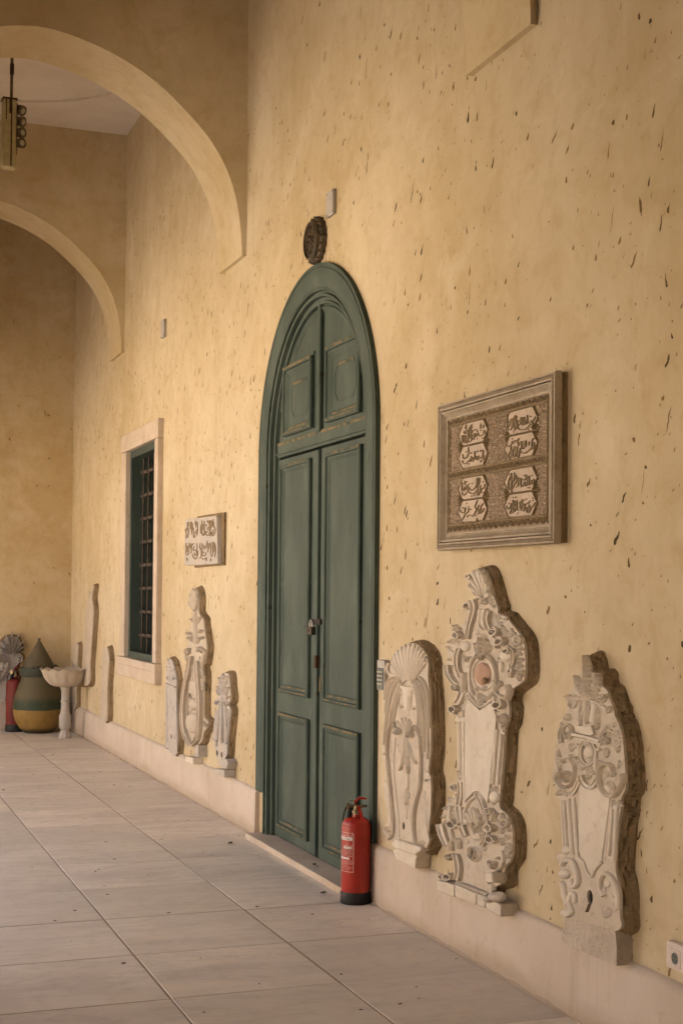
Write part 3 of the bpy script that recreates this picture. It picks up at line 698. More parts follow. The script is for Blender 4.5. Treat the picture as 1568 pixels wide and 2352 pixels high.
# hasp, staple, rusty latch
b = MB(Long); hz = 1.432
b.prism(smooth([(-7.895, hz-0.016), (-7.905, hz), (-7.895, hz+0.016), (-7.80, hz+0.016), (-7.755, hz+0.022), (-7.735, hz+0.012), (-7.735, hz-0.016), (-7.80, hz-0.014)], 3, True), LW+0.016, LW+0.026); b.build('hasp', 'iron', door, 0, bevel=0.002)
b = MB(Long); b.prism([(-7.83, 1.16), (-7.80, 1.16), (-7.80, 1.235), (-7.83, 1.235)], LW+0.0, LW+0.028); b.build('latch_plate', 'rust', door, 0, bevel=0.006)
b = MB(Long); b.prism([(-7.80, 1.03), (-7.775, 1.015), (-7.778, 1.10), (-7.79, 1.12)], LW-0.002, LW+0.004); b.build('chipped_edge', 'greendust', door, 0)
# padlock
lock = thing('padlock', 'small brown padlock hanging from the hasp of the green door', 'padlock', (0.0, 7.865, 1.36))
b = MB(Long); b.box((-7.905, 1.355, LW+0.02), (-7.83, 1.403, LW+0.046)); b.build('lock_body', 'brass', lock, 0, bevel=0.004)
b = MB(Long); b.box((-7.903, 1.374, LW+0.044), (-7.86, 1.386, LW+0.048)); b.build('lock_band', 'rust', lock, 0)
b = MB(Long); pth = [(-7.888, 1.402, LW+0.034), (-7.888, 1.425, LW+0.034)]+[(-7.8675-0.0205*cos(pi*i/8), 1.425+0.018*sin(pi*i/8), LW+0.034) for i in range(9)]+[(-7.847, 1.402, LW+0.034)]
b.tube(pth, 0.0045); b.build('shackle', 'steel', lock, 60)
b = MB(Long); b.tube([(-7.892, 1.414, LW+0.03), (-7.93, 1.412, LW+0.034), (-7.965, 1.402, LW+0.04), (-7.975, 1.392, LW+0.042)], 0.0018, 6); b.build('wire', 'iron', lock, 60)

# ================================================================== BARRED WINDOW
win_o = thing('barred_window', 'tall window with pale stone surround and dark iron bars', 'window', (0.0, 12.6, 0.8))
def wbox(y0, y1, z0, z1, x0, x1, name, mat, parent=None, bevel=0.004):
    b = MB(); b.box((x0, y0, z0), (x1, y1, z1)); return b.build(name, mat, parent or win_o, 0, bevel=bevel)
FXO = -0.052
li = wbox(11.80, 13.40, 2.935, 3.10, FXO, 0.1, 'lintel', 'frame', bevel=0.008)
sl_ = wbox(11.77, 13.42, 0.805, 0.985, FXO-0.012, 0.1, 'sill', 'frame', bevel=0.008)
wbox(11.80, 11.93, 0.987, 2.933, FXO+0.002, 0.1, 'jamb', 'frame', bevel=0.008); wbox(13.16, 13.38, 0.987, 2.933, FXO+0.002, 0.1, 'jamb', 'frame', bevel=0.008)
wbox(11.86, 13.30, 2.985, 3.0, FXO-0.004, FXO+0.01, 'groove_fillet', 'frame', li, 0.002)
wbox(11.84, 13.34, 0.905, 0.917, FXO-0.016, FXO, 'groove_fillet', 'frame', sl_, 0.002)
gx0, gx1 = -0.008, 0.20
for (c, e) in ((2.865, 2.934), (0.986, 1.045)): wbox(11.935, 13.158, c, e, gx0, gx1, 'frame_rail', 'wframe')
for (a, b_) in ((11.933, 11.99), (13.105, 13.159)): wbox(a, b_, 1.045, 2.865, gx0+0.002, gx1, 'frame_stile', 'wframe')
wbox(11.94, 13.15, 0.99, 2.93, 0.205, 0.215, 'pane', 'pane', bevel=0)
for k in range(8):
    z = 1.198+k*0.2188
    b = MB(); b.box((0.086, 11.98, z-0.014), (0.108, 13.11, z+0.014)); r = b.build('cross_bar', 'bariron', win_o, 0, bevel=0.003)
    for j in range(5):
        y = 12.13+j*0.225; q = dome(0, 0, 0.018, 0.021, 0.0, 0.018); b = MB(); b.add([(0.086-p[2], y+p[0], z+p[1]) for p in q[0]], q[1]); b.build('collar', 'bariron', r, 60)
for j in range(5):
    y = 12.13+j*0.225; b = MB(); b.tube([(0.097, y, 1.04), (0.097, y, 2.87)], 0.0095, 8); b.build('upright_bar', 'bariron', win_o, 60)

# ================================================================== CARVED MARBLE RELIEFS ON THE LONG WALL
GR = 'carved marble reliefs along the wall'
def relief(label, y, z=0.3): return thing('carved_relief', label, 'relief', (0.0, y, z), GR)
# ---------- shell-topped headstone beside the door
W0 = 0.062
t = Long.trace(1440, 2450, 2.4767, W0+0.010)
R = relief('round topped marble relief with shell, vase and drooping plumes beside the door', 6.3)
C = Carver(R, Long, t, W0, hs=0.55, ref=(320, 1100))
h1 = ell(*t(288, 1862), 0.016, 0.018, 14); h2 = ell(*t(375, 1898), 0.016, 0.019, 14)
C.slab([(205, 2020), (135, 1985), (108, 1920), (112, 1850), (135, 1810), (110, 1640), (95, 1480), (112, 1330), (88, 1200), (85, 1090), (112, 980), (108, 760), (112, 560), (140, 430), (145, 330), (185, 260), (205, 195), (270, 135), (350, 105), (430, 130), (490, 195), (520, 280), (518, 420), (535, 560), (542, 800), (546, 1120), (525, 1330), (548, 1430), (545, 1720), (520, 1930), (530, 2010), (470, 2110), (400, 2100), (300, 2065)], W0, [h1, h2], mat='grimy_shaded')
for hh in (h1, h2):
    m = MB(Long); m.prism(hh, W0-0.016, W0-0.0115); m.build('socket_shade', 'gap', R, 0)  # near-black plug paints the shade at the bottom of the hole
C.fan((325, 560), [(182, 300), (195, 225), (260, 150), (350, 108), (440, 135), (495, 205), (516, 300)], 0.024, 13, 0.22)
C.band([(152, 300), (140, 350), (160, 400), (215, 412), (275, 408)], 0.016, 0.02, 'rim')
# vase
m = MB(Long); cu, cv = t(333, 520)
for (dv0, dv1, hw0, hw1, hh) in ((0.0, -0.014, .088, .088, .026), (-.014, -.045, .062, .052, .022), (-.045, -.115, .050, .018, .020)):
    n = 14; vs_ = []; fs = []
    for q, (dv, hw_) in enumerate(((dv0, hw0), (dv1, hw1))):
        for i in range(n+1):
            a = pi*i/n; rip = 1+(0.10*abs(sin(a*5)) if dv1 < -0.1 else 0); vs_.append((cu-hw_*cos(a)*rip, cv+dv, W0-0.003+hh*sin(a)*rip))
    for i in range(n): fs.append((i, i+1, n+2+i, n+1+i))
    fs.append(tuple(range(n+1))); fs.append(tuple(n+1+i for i in range(n+1))); m.add(vs_, fs)
C.out(m, 'vase', None, 40)
for pts in ([(272, 428), (200, 428), (132, 490), (114, 650)], [(272, 445), (190, 468), (140, 570), (122, 780)], [(270, 462), (210, 505), (158, 660), (118, 920), (104, 1080)],
            [(266, 480), (228, 570), (190, 720), (150, 900)], [(264, 492), (238, 600), (215, 740), (192, 860)], [(262, 500), (250, 590), (238, 690)]):
    C.band(pts, 0.021, 0.022, 'flutes', 'plume', 0.55)
for pts in ([(385, 448), (455, 440), (512, 540), (535, 720), (538, 920)], [(385, 468), (452, 490), (498, 640), (520, 880), (528, 1120), (520, 1220)], [(390, 486), (438, 550), (470, 720), (486, 900), (490, 1150)],
            [(392, 496), (428, 600), (452, 760), (468, 1000)], [(396, 505), (420, 620), (434, 760), (430, 900)]):
    C.band(pts, 0.021, 0.022, 'flutes', 'plume', 0.55)
C.volute((268, 715), 0.026, 1.2, 2.6, -1, 0.008, 0.014, ((238, 670), (250, 730))); C.volute((392, 735), 0.026, 1.2, 0.5, 1, 0.008, 0.014, ((415, 690), (405, 710)))
C.boss((397, 607), 0.016, 0.011, 0.016); C.boss((270, 590), 0.014, 0.010, 0.014)
# crown of the drop and acanthus
for a, b in (((305, 960), (235, 850)), ((308, 960), (275, 825)), ((312, 960), (315, 818)), ((316, 960), (350, 832)), ((320, 960), (372, 858))): C.leaf(a, b, 0.016, 0.0, 0.02, 2, 1, 0.010)
# the two tall scrolls
C.volute((236, 955), 0.052, 1.6, 2.2, -1, 0.0105, 0.026, ((150, 1990), (187, 1950), (196, 1850), (190, 1700), (172, 1500), (152, 1300), (142, 1100), (165, 930), (205, 865)), 'scroll', 'rim')
C.volute((365, 985), 0.052, 1.6, 1.2, 1, 0.0105, 0.026, ((430, 2085), (402, 1950), (396, 1800), (415, 1650), (455, 1500), (466, 1300), (461, 1050), (432, 935), (395, 895)), 'scroll', 'rim')
C.volute((145, 1900), 0.058, 1.8, -1.2, -1, 0.0095, 0.022); C.volute((452, 2040), 0.058, 1.8, 2.6, -1, 0.0095, 0.022)
C.band([(212, 1010), (196, 1200), (200, 1400), (222, 1620), (240, 1800), (244, 2010)], 0.008, 0.012, 'round', 'inner_line')
C.leaf((300, 985), (262, 1330), 0.062, 0.12, 0.026, 6, 3, 0.012); C.leaf((318, 1000), (345, 1355), 0.048, -0.06, 0.03, 5, 2, 0.016); C.leaf((325, 1010), (420, 1270), 0.052, -0.15, 0.026, 5, 3, 0.014)
C.leaf((250, 1170), (235, 1075), 0.03, 0.1, 0.016, 3, 1)
C.band([(325, 1355), (328, 1420), (328, 1490)], 0.018, 0.016, 'round', 'stem'); C.leaf((330, 1480), (318, 1665), 0.066, 0.0, 0.024, 3, 3, 0.012, 'husk', base=0.12); C.leaf((350, 1625), (322, 1795), 0.022, -0.15, 0.016, 2, 1, 0.0, 'tail')
C.volute((108, 1170), 0.026, 1.4, 0.4, 1, 0.007, 0.013); C.leaf((108, 1250), (118, 1440), 0.024, 0.1, 0.013, 4, 1); C.leaf((98, 1470), (165, 1790), 0.034, 0.05, 0.014, 6, 2)
C.volute((512, 1425), 0.026, 1.3, 0, 1, 0.007, 0.016); C.leaf((500, 1250), (512, 1355), 0.03, 0.0, 0.014, 3, 1); C.leaf((492, 1450), (522, 1930), 0.05, -0.04, 0.016, 7, 2)
# foot
tb = Long.trace(1440, 2450, 2.4767, 0.082)
Cb = Carver(R, Long, tb, 0.08)
Cb.block([(192, 2030), (232, 2078), (430, 2148), (440, 2120), (482, 2090), (470, 2060), (240, 1990)], 0.0, 0.088, 'cornice', None, 0.006)
Cb.block([(188, 2095), (222, 2175), (408, 2272), (412, 2180), (428, 2140), (232, 2075)], 0.0, 0.078, 'base_block', None, 0.006)

# ---------- the tall rococo relief with the pink oval
W0 = 0.052
tA = Long.trace(1660, 2180, 3.2667, 0.060); tB = Long.trace(1660, 2700, 2.6133, 0.060)
R = relief('tall rococo marble relief with pink oval boss and curling scrolls under the inscribed plaque', 5.4)
C = Carver(R, Long, tA, W0, hs=0.45, ref=(680, 1000))
def b2a(p):   # lower sheet -> upper sheet coordinates
    return ((p[0]/2.6133)*3.2667, ((p[1]/2.6133)+520)*3.2667)
outl = [(520, 160), (600, 90), (690, 95), (760, 250), (800, 420), (845, 560), (865, 650), (960, 690), (1060, 820), (1150, 930), (1190, 1080), (1200, 1300), (1185, 1480), (1100, 1550), (1010, 1640), (985, 1740), (1000, 1880), (985, 2010), (940, 2140)]
outl += [b2a(p) for p in [(735, 640), (715, 880), (705, 1000), (700, 1130), (770, 1190), (822, 1300), (832, 1500), (815, 1640), (750, 1750), (742, 1880), (640, 1930), (600, 2010), (440, 1960), (290, 1900), (262, 1840), (300, 1740), (285, 1620), (215, 1560), (160, 1470), (118, 1300), (125, 1180), (190, 1060), (240, 990), (265, 880), (300, 740), (300, 500), (296, 290)]]
outl += [(372, 2070), (340, 1990), (330, 1880), (370, 1740), (405, 1650), (330, 1560), (245, 1430), (225, 1300), (222, 1150), (225, 1010), (280, 890), (360, 800), (430, 760), (445, 660), (470, 560), (540, 470), (575, 400), (545, 330), (540, 240)]
hc = ell(*tB(425, 1572), 0.022, 0.029, 18)
rm_outline = outl
m = MB(Long); m.prism(hc, W0-0.040, W0-0.0115); m.build('socket_shade', 'gap', R, 0)  # shade inside the ring's hole, as a near-black plug
# crest shell
C.fan((690, 470), [(545, 350), (510, 200), (560, 110), (640, 75), (720, 130), (775, 270), (800, 420)], 0.045, 7, 0.12, 'crest_shell', 0.6)
C.cup((540, 190), 0.035, 0.012, 2.4, 'curled_lip', 0.045); C.leaf((600, 430), (545, 290), 0.04, 0.2, 0.03, 3, 2, 0.02)
C.volute((695, 500), 0.036, 1.7, 2.4, -1, 0.011, 0.036, ((560, 480), (610, 455), (660, 448))); C.ring((727, 615), 0.018, 0.014, 0.006, 0.03)
C.leaf((760, 430), (830, 580), 0.045, -0.2, 0.03, 4, 2, 0.01); C.leaf((820, 640), (900, 900), 0.07, 0.1, 0.03, 6, 3, 0.012); C.volute((957, 712), 0.025, 1.6, 3.0, -1, 0.008, 0.022)
C.cup((500, 560), 0.045, 0.012, 2.8); C.band([(548, 470), (575, 560), (560, 660), (520, 800), (490, 970)], 0.028, 0.036, 'rim', 'ribbon', 0.4); C.leaf((500, 660), (470, 860), 0.05, 0.15, 0.034, 4, 2, 0.01)
C.band([(690, 600), (668, 700), (660, 790), (690, 830)], 0.04, 0.028, 'rim', 'ribbon', 0.5); C.boss((655, 695), 0.010, 0.012, 0.036, 'drill_point')
C.band([(760, 610), (738, 700), (750, 790), (800, 880), (880, 960)], 0.026, 0.040, 'rim', 'ribbon', 0.2); C.cup((845, 880), 0.05, 0.015, 0.6, 'curled_leaf', 0.045)
C.leaf((640, 760), (690, 860), 0.03, 0, 0.022, 3, 2); C.boss((590, 890), 0.024, 0.018, 0.03)
# left cluster
C.volute((352, 850), 0.032, 1.5, 0.4, 1, 0.009, 0.036, ((420, 980), (415, 920), (385, 870))); C.cup((385, 930), 0.045, 0.016, 2.6, 'curled_leaf', 0.048); C.leaf((410, 860), (300, 790), 0.05, 0.2, 0.034, 4, 2, 0.018)
C.leaf((380, 1010), (235, 1010), 0.055, -0.25, 0.034, 5, 3, 0.02); C.leaf((370, 1160), (225, 1060), 0.05, 0.2, 0.034, 5, 2, 0.022); C.leaf((350, 1180), (235, 1230), 0.045, 0.2, 0.034, 4, 2, 0.02)
C.leaf((360, 1260), (240, 1330), 0.045, 0.2, 0.030, 4, 2, 0.02)
C.boss((450, 1060), 0.045, 0.040, 0.040, 'knop'); C.boss((438, 1105), 0.010, 0.012, 0.046, 'drill_point'); C.leaf((470, 1180), (395, 1190), 0.035, 0.1, 0.03, 3, 2)
C.band([(395, 1090), (365, 1200), (370, 1330), (415, 1450)], 0.022, 0.038, 'rim', 'ribbon', 0.2)
C.band([(240, 1300), (260, 1420), (330, 1520), (390, 1560)], 0.022, 0.040, 'rim', 'ribbon', 0.1)
C.volute((342, 1590), 0.036, 1.5, 1.0, 1, 0.010, 0.040, ((425, 1480), (405, 1545), (375, 1540))); C.band([(452, 1395), (445, 1480), (440, 1600), (455, 1680)], 0.034, 0.042, 'flutes', 'ribbon', 0.3)
C.volute((490, 1235), 0.030, 1.4, 1.2, 1, 0.009, 0.030, ((540, 1200), (520, 1195))); C.leaf((495, 1280), (480, 1320), 0.03, 0, 0.02, 2, 1); C.leaf((520, 1400), (555, 1330), 0.04, 0.2, 0.03, 3, 2)
C.cup((345, 1860), 0.048, 0.014, 3.6, 'curled_leaf', 0.046); C.band([(430, 1640), (400, 1730), (360, 1790)], 0.03, 0.036, 'rim', 'ribbon', 0.1); C.leaf((455, 1640), (468, 1860), 0.05, 0.05, 0.032, 4, 2, 0.01); C.leaf((430, 1860), (430, 1960), 0.035, 0.0, 0.028, 3, 2); C.boss((360, 1995), 0.034, 0.03, 0.03, 'knop'); C.boss((425, 1995), 0.034, 0.026, 0.028, 'knop')
# centre: husk, oval boss and its frame
C.leaf((650, 1175), (640, 930), 0.06, 0.1, 0.04, 5, 3, 0.018); C.leaf((700, 1170), (720, 960), 0.055, -0.12, 0.04, 5, 3, 0.014); C.leaf((620, 1170), (575, 1020), 0.04, 0.1, 0.034, 4, 2, 0.01); C.leaf((740, 1150), (765, 1050), 0.035, -0.1, 0.03, 3, 2)
C.boss((663, 930), 0.045, 0.016, 0.045, 'knop')
C.volute((668, 1210), 0.026, 1.5, 2.6, -1, 0.009, 0.034, ((850, 1560), (852, 1420), (838, 1320), (800, 1225), (740, 1170), (695, 1168)), 'scroll', 'rim')
C.band([(600, 1170), (545, 1240), (520, 1350), (515, 1480), (530, 1600), (560, 1680)], 0.014, 0.03, 'round', 'oval_frame'); C.band([(850, 1540), (830, 1620), (780, 1690), (720, 1715), (660, 1690)], 0.024, 0.03, 'flutes', 'oval_frame', 0.3)
C.ring((675, 1420), 0.105, 0.098, 0.012, 0.022, 'oval_frame')
C.boss((668, 1410), 0.082, 0.080, 0.042, 'oval_boss', 'pinkstone'); o = C.boss((733, 1495), 0.022, 0.022, 0.02, 'broken_patch', 'mortar', w=0.018)
C.volute((690, 1600), 0.024, 1.5, 2.0, -1, 0.008, 0.03); C.volute((603, 1605), 0.022, 1.4, 1.0, 1, 0.008, 0.03); C.leaf((605, 1640), (645, 1850), 0.055, 0.0, 0.034, 5, 3, 0.012); C.leaf((640, 1640), (700, 1780), 0.035, -0.1, 0.03, 4, 2)
C.band([(500, 1655), (560, 1750), (640, 1830)], 0.012, 0.026, 'round', 'ribbon'); C.band([(645, 1832), (740, 1800), (830, 1700)], 0.012, 0.026, 'round', 'ribbon'); C.band([(830, 1690), (815, 1780), (835, 1860)], 0.012, 0.022, 'round', 'ribbon')
C.band([(470, 1690), (490, 1660), (520, 1640)], 0.012, 0.024, 'round', 'ribbon')
# right cluster
C.cup((930, 1000), 0.05, 0.014, 0.9, 'curled_leaf', 0.05); C.band([(975, 985), (920, 960), (880, 1010), (870, 1090)], 0.014, 0.05, 'round', 'scroll')
C.boss((960, 1180), 0.06, 0.046, 0.042, 'knop'); C.leaf((900, 1100), (880, 1230), 0.04, 0.1, 0.03, 4, 2); C.cup((1005, 1120), 0.035, 0.012, 0.4, 'curled_leaf', 0.04)
C.band([(1000, 1070), (1065, 1120), (1080, 1220), (1050, 1330), (1035, 1460)], 0.018, 0.034, 'rim', 'ribbon', 0.2); C.cup((1055, 1370), 0.032, 0.01, 1.2, 'curled_leaf', 0.036)
for (x, y), (x2, y2), wd in (((1030, 960), (1040, 830), 0.05), ((1060, 960), (1080, 880), 0.04), ((1080, 1110), (1185, 1090), 0.05), ((1080, 1140), (1170, 1170), 0.045), ((1085, 1250), (1190, 1220), 0.05), ((1090, 1270), (1180, 1320), 0.045), ((1100, 1390), (1205, 1370), 0.045), ((1100, 1400), (1190, 1450), 0.04), ((1110, 1420), (1150, 1505), 0.04), ((960, 940), (920, 800), 0.05), ((1000, 960), (975, 860), 0.045)):
    C.leaf((x, y), (x2, y2), wd, random.uniform(-.15, .15), 0.032, 4, 2, 0.016)
C.ring((1122, 985), 0.032, 0.026, 0.014, 0.040, 'rosette'); C.boss((1122, 985), 0.014, 0.012, 0.034, 'bud')
for p in ((1040, 1010), (1075, 1060), (1100, 1170), (1110, 1340)): C.boss(p, 0.018, 0.014, 0.04, 'bud')
C.volute((882, 1530), 0.040, 1.7, 2.6, 1, 0.011, 0.038, ((930, 1690), (870, 1670), (830, 1590), (828, 1500))); C.leaf((890, 1370), (870, 1250), 0.035, 0.0, 0.03, 4, 2); C.band([(905, 1260), (915, 1330), (905, 1390)], 0.018, 0.026, 'round', 'stem')
C.cup((900, 1800), 0.052, 0.012, 0.2, 'curled_leaf', 0.046); C.band([(985, 1560), (1010, 1640), (975, 1740)], 0.030, 0.036, 'flutes', 'ribbon', 0.2); C.volute((985, 1570), 0.022, 1.3, 0.4, 1, 0.007, 0.03)
C.leaf((945, 1890), (925, 2090), 0.06, 0.0, 0.034, 3, 3, 0.0); C.ring((945, 1985), 0.040, 0.030, 0.008, 0.042, 'leaf_rim'); C.leaf((900, 2050), (940, 2150), 0.04, 0.0, 0.028, 4, 2); C.leaf((860, 1880), (850, 1980), 0.03, 0.0, 0.024, 3, 1); C.leaf((820, 1880), (830, 1930), 0.022, 0, 0.02, 2, 1)
# shaft with reeded edges
CB = Carver(R, Long, tB, W0, hs=0.45, ref=(500, 1000))
CB.block([(372, 130), (372, 700), (378, 1050), (470, 960), (520, 960), (600, 1080), (625, 880), (668, 500), (690, 200), (640, 60), (520, 140), (400, 20)], W0-.003, W0+0.012, 'shaft_panel', None, 0.003)
for a, b, wd in (((300, 285), (306, 745), .014), ((346, 265), (352, 850), .017), ((325, 280), (330, 800), .006), ((690, 330), (640, 890), .012), ((728, 380), (690, 890), .016), ((665, 330), (625, 890), .006)):
    CB.band([a, ((a[0]+b[0])/2, (a[1]+b[1])/2), b], wd, 0.024, 'round', 'reeded_edge')
CB.band([(525, 150), (515, 400), (498, 700), (492, 830)], 0.008, 0.016, 'tri', 'centre_crease')
CB.leaf((320, 850), (290, 750), 0.04, 0.2, 0.026, 3, 2, 0.012); CB.leaf((330, 890), (352, 780), 0.045, -0.15, 0.028, 3, 2, 0.01); CB.cup((272, 925), 0.040, 0.012, 2.6, 'curled_leaf', 0.04); CB.band([(320, 870), (325, 950), (315, 1060), (300, 1100)], 0.022, 0.032, 'rim', 'ribbon'); CB.band([(355, 840), (358, 1000), (356, 1110)], 0.018, 0.022, 'round', 'reeded_edge')
CB.boss((490, 848), 0.024, 0.022, 0.028, 'finial'); CB.boss((495, 900), 0.034, 0.030, 0.03, 'finial'); CB.ring((492, 972), 0.030, 0.026, 0.01, 0.026, 'finial')
CB.band([(478, 1005), (410, 1060), (365, 1140), (355, 1230), (375, 1300)], 0.014, 0.026, 'round', 'ogee_frame'); CB.band([(505, 1005), (545, 1090), (580, 1200), (592, 1320), (580, 1430), (540, 1510)], 0.018, 0.032, 'rim', 'ogee_frame'); CB.band([(530, 990), (548, 1060), (555, 1100)], 0.012, 0.024, 'round', 'bead')
CB.fan((460, 1330), [(378, 1270), (372, 1200), (410, 1145), (455, 1118), (510, 1170), (540, 1250), (535, 1310)], 0.04, 6, 0.25, 'shell', 0.5); CB.ring((465, 1308), 0.024, 0.026, 0.012, 0.048, 'shell_eye'); CB.leaf((510, 1310), (545, 1460), 0.05, -0.1, 0.034, 5, 3, 0.01); CB.leaf((480, 1420), (440, 1330), 0.04, 0.1, 0.03, 3, 2); CB.boss((480, 1420), 0.05, 0.03, 0.03, 'knop'); CB.leaf((540, 1500), (565, 1570), 0.04, 0, 0.026, 2, 2)
# left lower cluster
CB.leaf((240, 1110), (140, 1140), 0.06, 0.2, 0.036, 4, 3, 0.016); CB.leaf((235, 1060), (190, 1030), 0.05, 0.1, 0.034, 3, 2, 0.012); CB.leaf((230, 1170), (120, 1230), 0.055, 0.1, 0.036, 4, 2, 0.018); CB.leaf((215, 1240), (150, 1280), 0.05, -0.2, 0.034, 4, 2, 0.016)
CB.band([(125, 1290), (150, 1400), (195, 1510)], 0.034, 0.040, 'rim', 'ribbon', 0.2); CB.band([(225, 1110), (210, 1250), (225, 1380), (245, 1470)], 0.016, 0.034, 'round', 'ribbon'); CB.leaf((270, 1110), (265, 1260), 0.06, 0.0, 0.036, 3, 3, 0.01); CB.cup((255, 1290), 0.048, 0.012, -1.2, 'curled_leaf', 0.044); CB.leaf((270, 1080), (275, 990), 0.04, 0, 0.03, 3, 2, 0.01)
CB.band([(320, 1120), (325, 1220), (340, 1320), (375, 1410)], 0.030, 0.038, 'rim', 'ribbon', 0.2); CB.cup((345, 1290), 0.03, 0.01, -1.0, 'curled_leaf', 0.04)
CB.band([(215, 1560), (235, 1480), (290, 1460), (300, 1540)], 0.03, 0.038, 'flutes', 'ribbon'); CB.volute((212, 1630), 0.038, 1.5, 1.2, 1, 0.010, 0.042, ((270, 1600), (240, 1590))); CB.band([(275, 1600), (300, 1680), (305, 1780), (285, 1860)], 0.026, 0.036, 'rim', 'ribbon'); CB.cup((222, 1830), 0.05, 0.012, 3.0, 'curled_leaf', 0.046); CB.cup((145, 1830), 0.034, 0.01, 2.8, 'curled_leaf', 0.036)
CB.ring((458, 1592), 0.056, 0.048, 0.020, 0.040, 'socket_ring', 'ogee'); CB.ring((440, 1580), 0.034, 0.036, 0.008, 0.048, 'socket_ring')
CB.boss((380, 1470), 0.016, 0.014, 0.02, 'knop')
# right lower cluster
CB.leaf((630, 980), (605, 890), 0.034, 0, 0.03, 3, 2); CB.leaf((660, 960), (670, 910), 0.05, 0, 0.034, 2, 2); CB.boss((655, 1020), 0.050, 0.044, 0.040, 'knop'); CB.boss((645, 1020), 0.014, 0.012, 0.048, 'drill_point'); CB.leaf((640, 1060), (655, 1100), 0.04, 0, 0.03, 2, 2)
CB.cup((625, 1160), 0.040, 0.01, 2.8, 'curled_leaf', 0.04); CB.band([(680, 1170), (655, 1200), (640, 1260)], 0.03, 0.036, 'flutes', 'ribbon'); CB.cup((640, 1335), 0.052, 0.012, 2.6, 'curled_leaf', 0.048); CB.cup((650, 1440), 0.046, 0.012, -1.6, 'curled_leaf', 0.044); CB.leaf((590, 1270), (600, 1210), 0.03, 0, 0.026, 3, 2)
CB.ring((765, 1280), 0.036, 0.026, 0.014, 0.042, 'rosette'); CB.boss((765, 1280), 0.014, 0.011, 0.034, 'bud')
for (x, y), (x2, y2), wd in (((730, 1260), (740, 1175), .05), ((720, 1280), (690, 1250), .045), ((770, 1330), (815, 1370), .045), ((740, 1330), (735, 1390), .04), ((760, 1400), (820, 1440), .045), ((740, 1420), (745, 1510), .045), ((770, 1480), (828, 1510), .045), ((780, 1540), (828, 1580), .04), ((760, 1520), (800, 1640), .05), ((710, 1430), (690, 1480), .04)):
    CB.leaf((x, y), (x2, y2), wd, random.uniform(-.15, .15), 0.034, 4, 2, 0.014)
CB.volute((650, 1690), 0.042, 1.7, 2.4, 1, 0.011, 0.040, ((760, 1690), (720, 1750), (660, 1760), (620, 1720))); CB.volute((705, 1640), 0.018, 1.3, 1.0, 1, 0.007, 0.036); CB.band([(735, 1560), (750, 1640), (735, 1730)], 0.016, 0.03, 'round', 'ribbon')
CB.leaf((625, 1780), (605, 1900), 0.045, 0.1, 0.032, 3, 2, 0.006); CB.block([(665, 1775), (735, 1770), (750, 1880), (672, 1880)], 0.04, 0.105, 'console', None, 0.008); CB.leaf((640, 1880), (640, 1980), 0.035, 0, 0.026, 3, 2); CB.leaf((535, 1900), (555, 1830), 0.03, 0, 0.006, 1, 1)
C.shell_of(CB, rm_outline, W0, [hc], mat='grimy_shaded')
# base course
Cb = Carver(R, Long, Long.trace(1660, 2700, 2.6133, 0.075), 0.07)
Cb.band([(285, 1885), (440, 1945), (600, 2010)], 0.012, 0.014, 'round', 'base_line')
for pts in ([(100, 1862), (102, 1958), (180, 2000), (276, 2030), (276, 1910), (200, 1880)], [(284, 1900), (284, 2020), (420, 2075), (500, 2110), (500, 1990)], [(504, 1992), (504, 2112), (588, 2142), (588, 2025)], [(596, 2030), (596, 2150), (750, 2232), (752, 2110), (660, 2060)]):
    Cb.block(pts, 0.0, 0.082+random.uniform(-.004, .004), 'base_block', None, 0.006)
Cb.boss((690, 2030), 0.085, 0.040, 0.035, 'worn_lump', 'rough'); Cb.boss((640, 2050), 0.045, 0.03, 0.045, 'worn_lump', 'rough')

# ---------- the pointed relief near the socket
W0 = 0.064
tC = Long.trace(2100, 2500, 3.6175, 0.070); tD = Long.trace(2100, 3100, 2.7070, 0.070)
R = relief('pointed leaf topped marble relief with worn foot, nearest the wall socket', 4.5)
C = Carver(R, Long, tC, W0, hs=0.5, ref=(650, 1200)); CD = Carver(R, Long, tD, W0, hs=0.55, ref=(480, 700))
def d2c(p): return ((p[0]/2.707)*3.6175, ((p[1]/2.707)+600)*3.6175)
outl = [(606, 145), (630, 230), (680, 380), (780, 400), (805, 560), (880, 640), (925, 770), (985, 900), (1000, 1010), (1060, 1120), (1100, 1300), (1130, 1600), (1150, 1850), (1140, 2030), (1090, 2130), (1080, 2300)]
outl += [d2c(p) for p in [(800, 140), (775, 330), (752, 640), (762, 790), (795, 950), (795, 1180), (762, 1380)]]
outl += [d2c(p) for p in [(230, 1300), (215, 1150), (190, 960), (180, 800), (162, 640), (190, 550), (208, 470), (195, 200)]]
outl += [(235, 2200), (195, 2120), (165, 2000), (140, 1880), (142, 1750), (152, 1500), (190, 1300), (240, 1100), (285, 1000), (350, 930), (325, 850), (312, 740), (375, 630), (445, 570), (440, 490), (460, 420), (540, 370), (585, 180)]
hk = ell(*tD(485, 1022), 0.021, 0.026, 14)
hk2 = [tD(*p) for p in [(470, 1090), (500, 1090), (470, 1180), (435, 1180)]]
C.slab(outl, W0, [hk], mat='grimy_shaded')
m = MB(Long); m.prism(hk, W0-0.035, W0-0.0115); m.build('socket_shade', 'gap', R, 0)  # near-black plug for the shade inside the keyhole
m = MB(Long); m.prism(hk2, W0-0.002, W0+0.0015); m.build('rust_run', 'rust', R, 0)
ft = CD.block([(228, 1290), (190, 1440), (200, 1492), (330, 1552), (560, 1655), (770, 1745), (772, 1560), (758, 1380), (600, 1330), (400, 1290)], 0.0, 0.067, 'worn_foot', 'rough', 0.008)
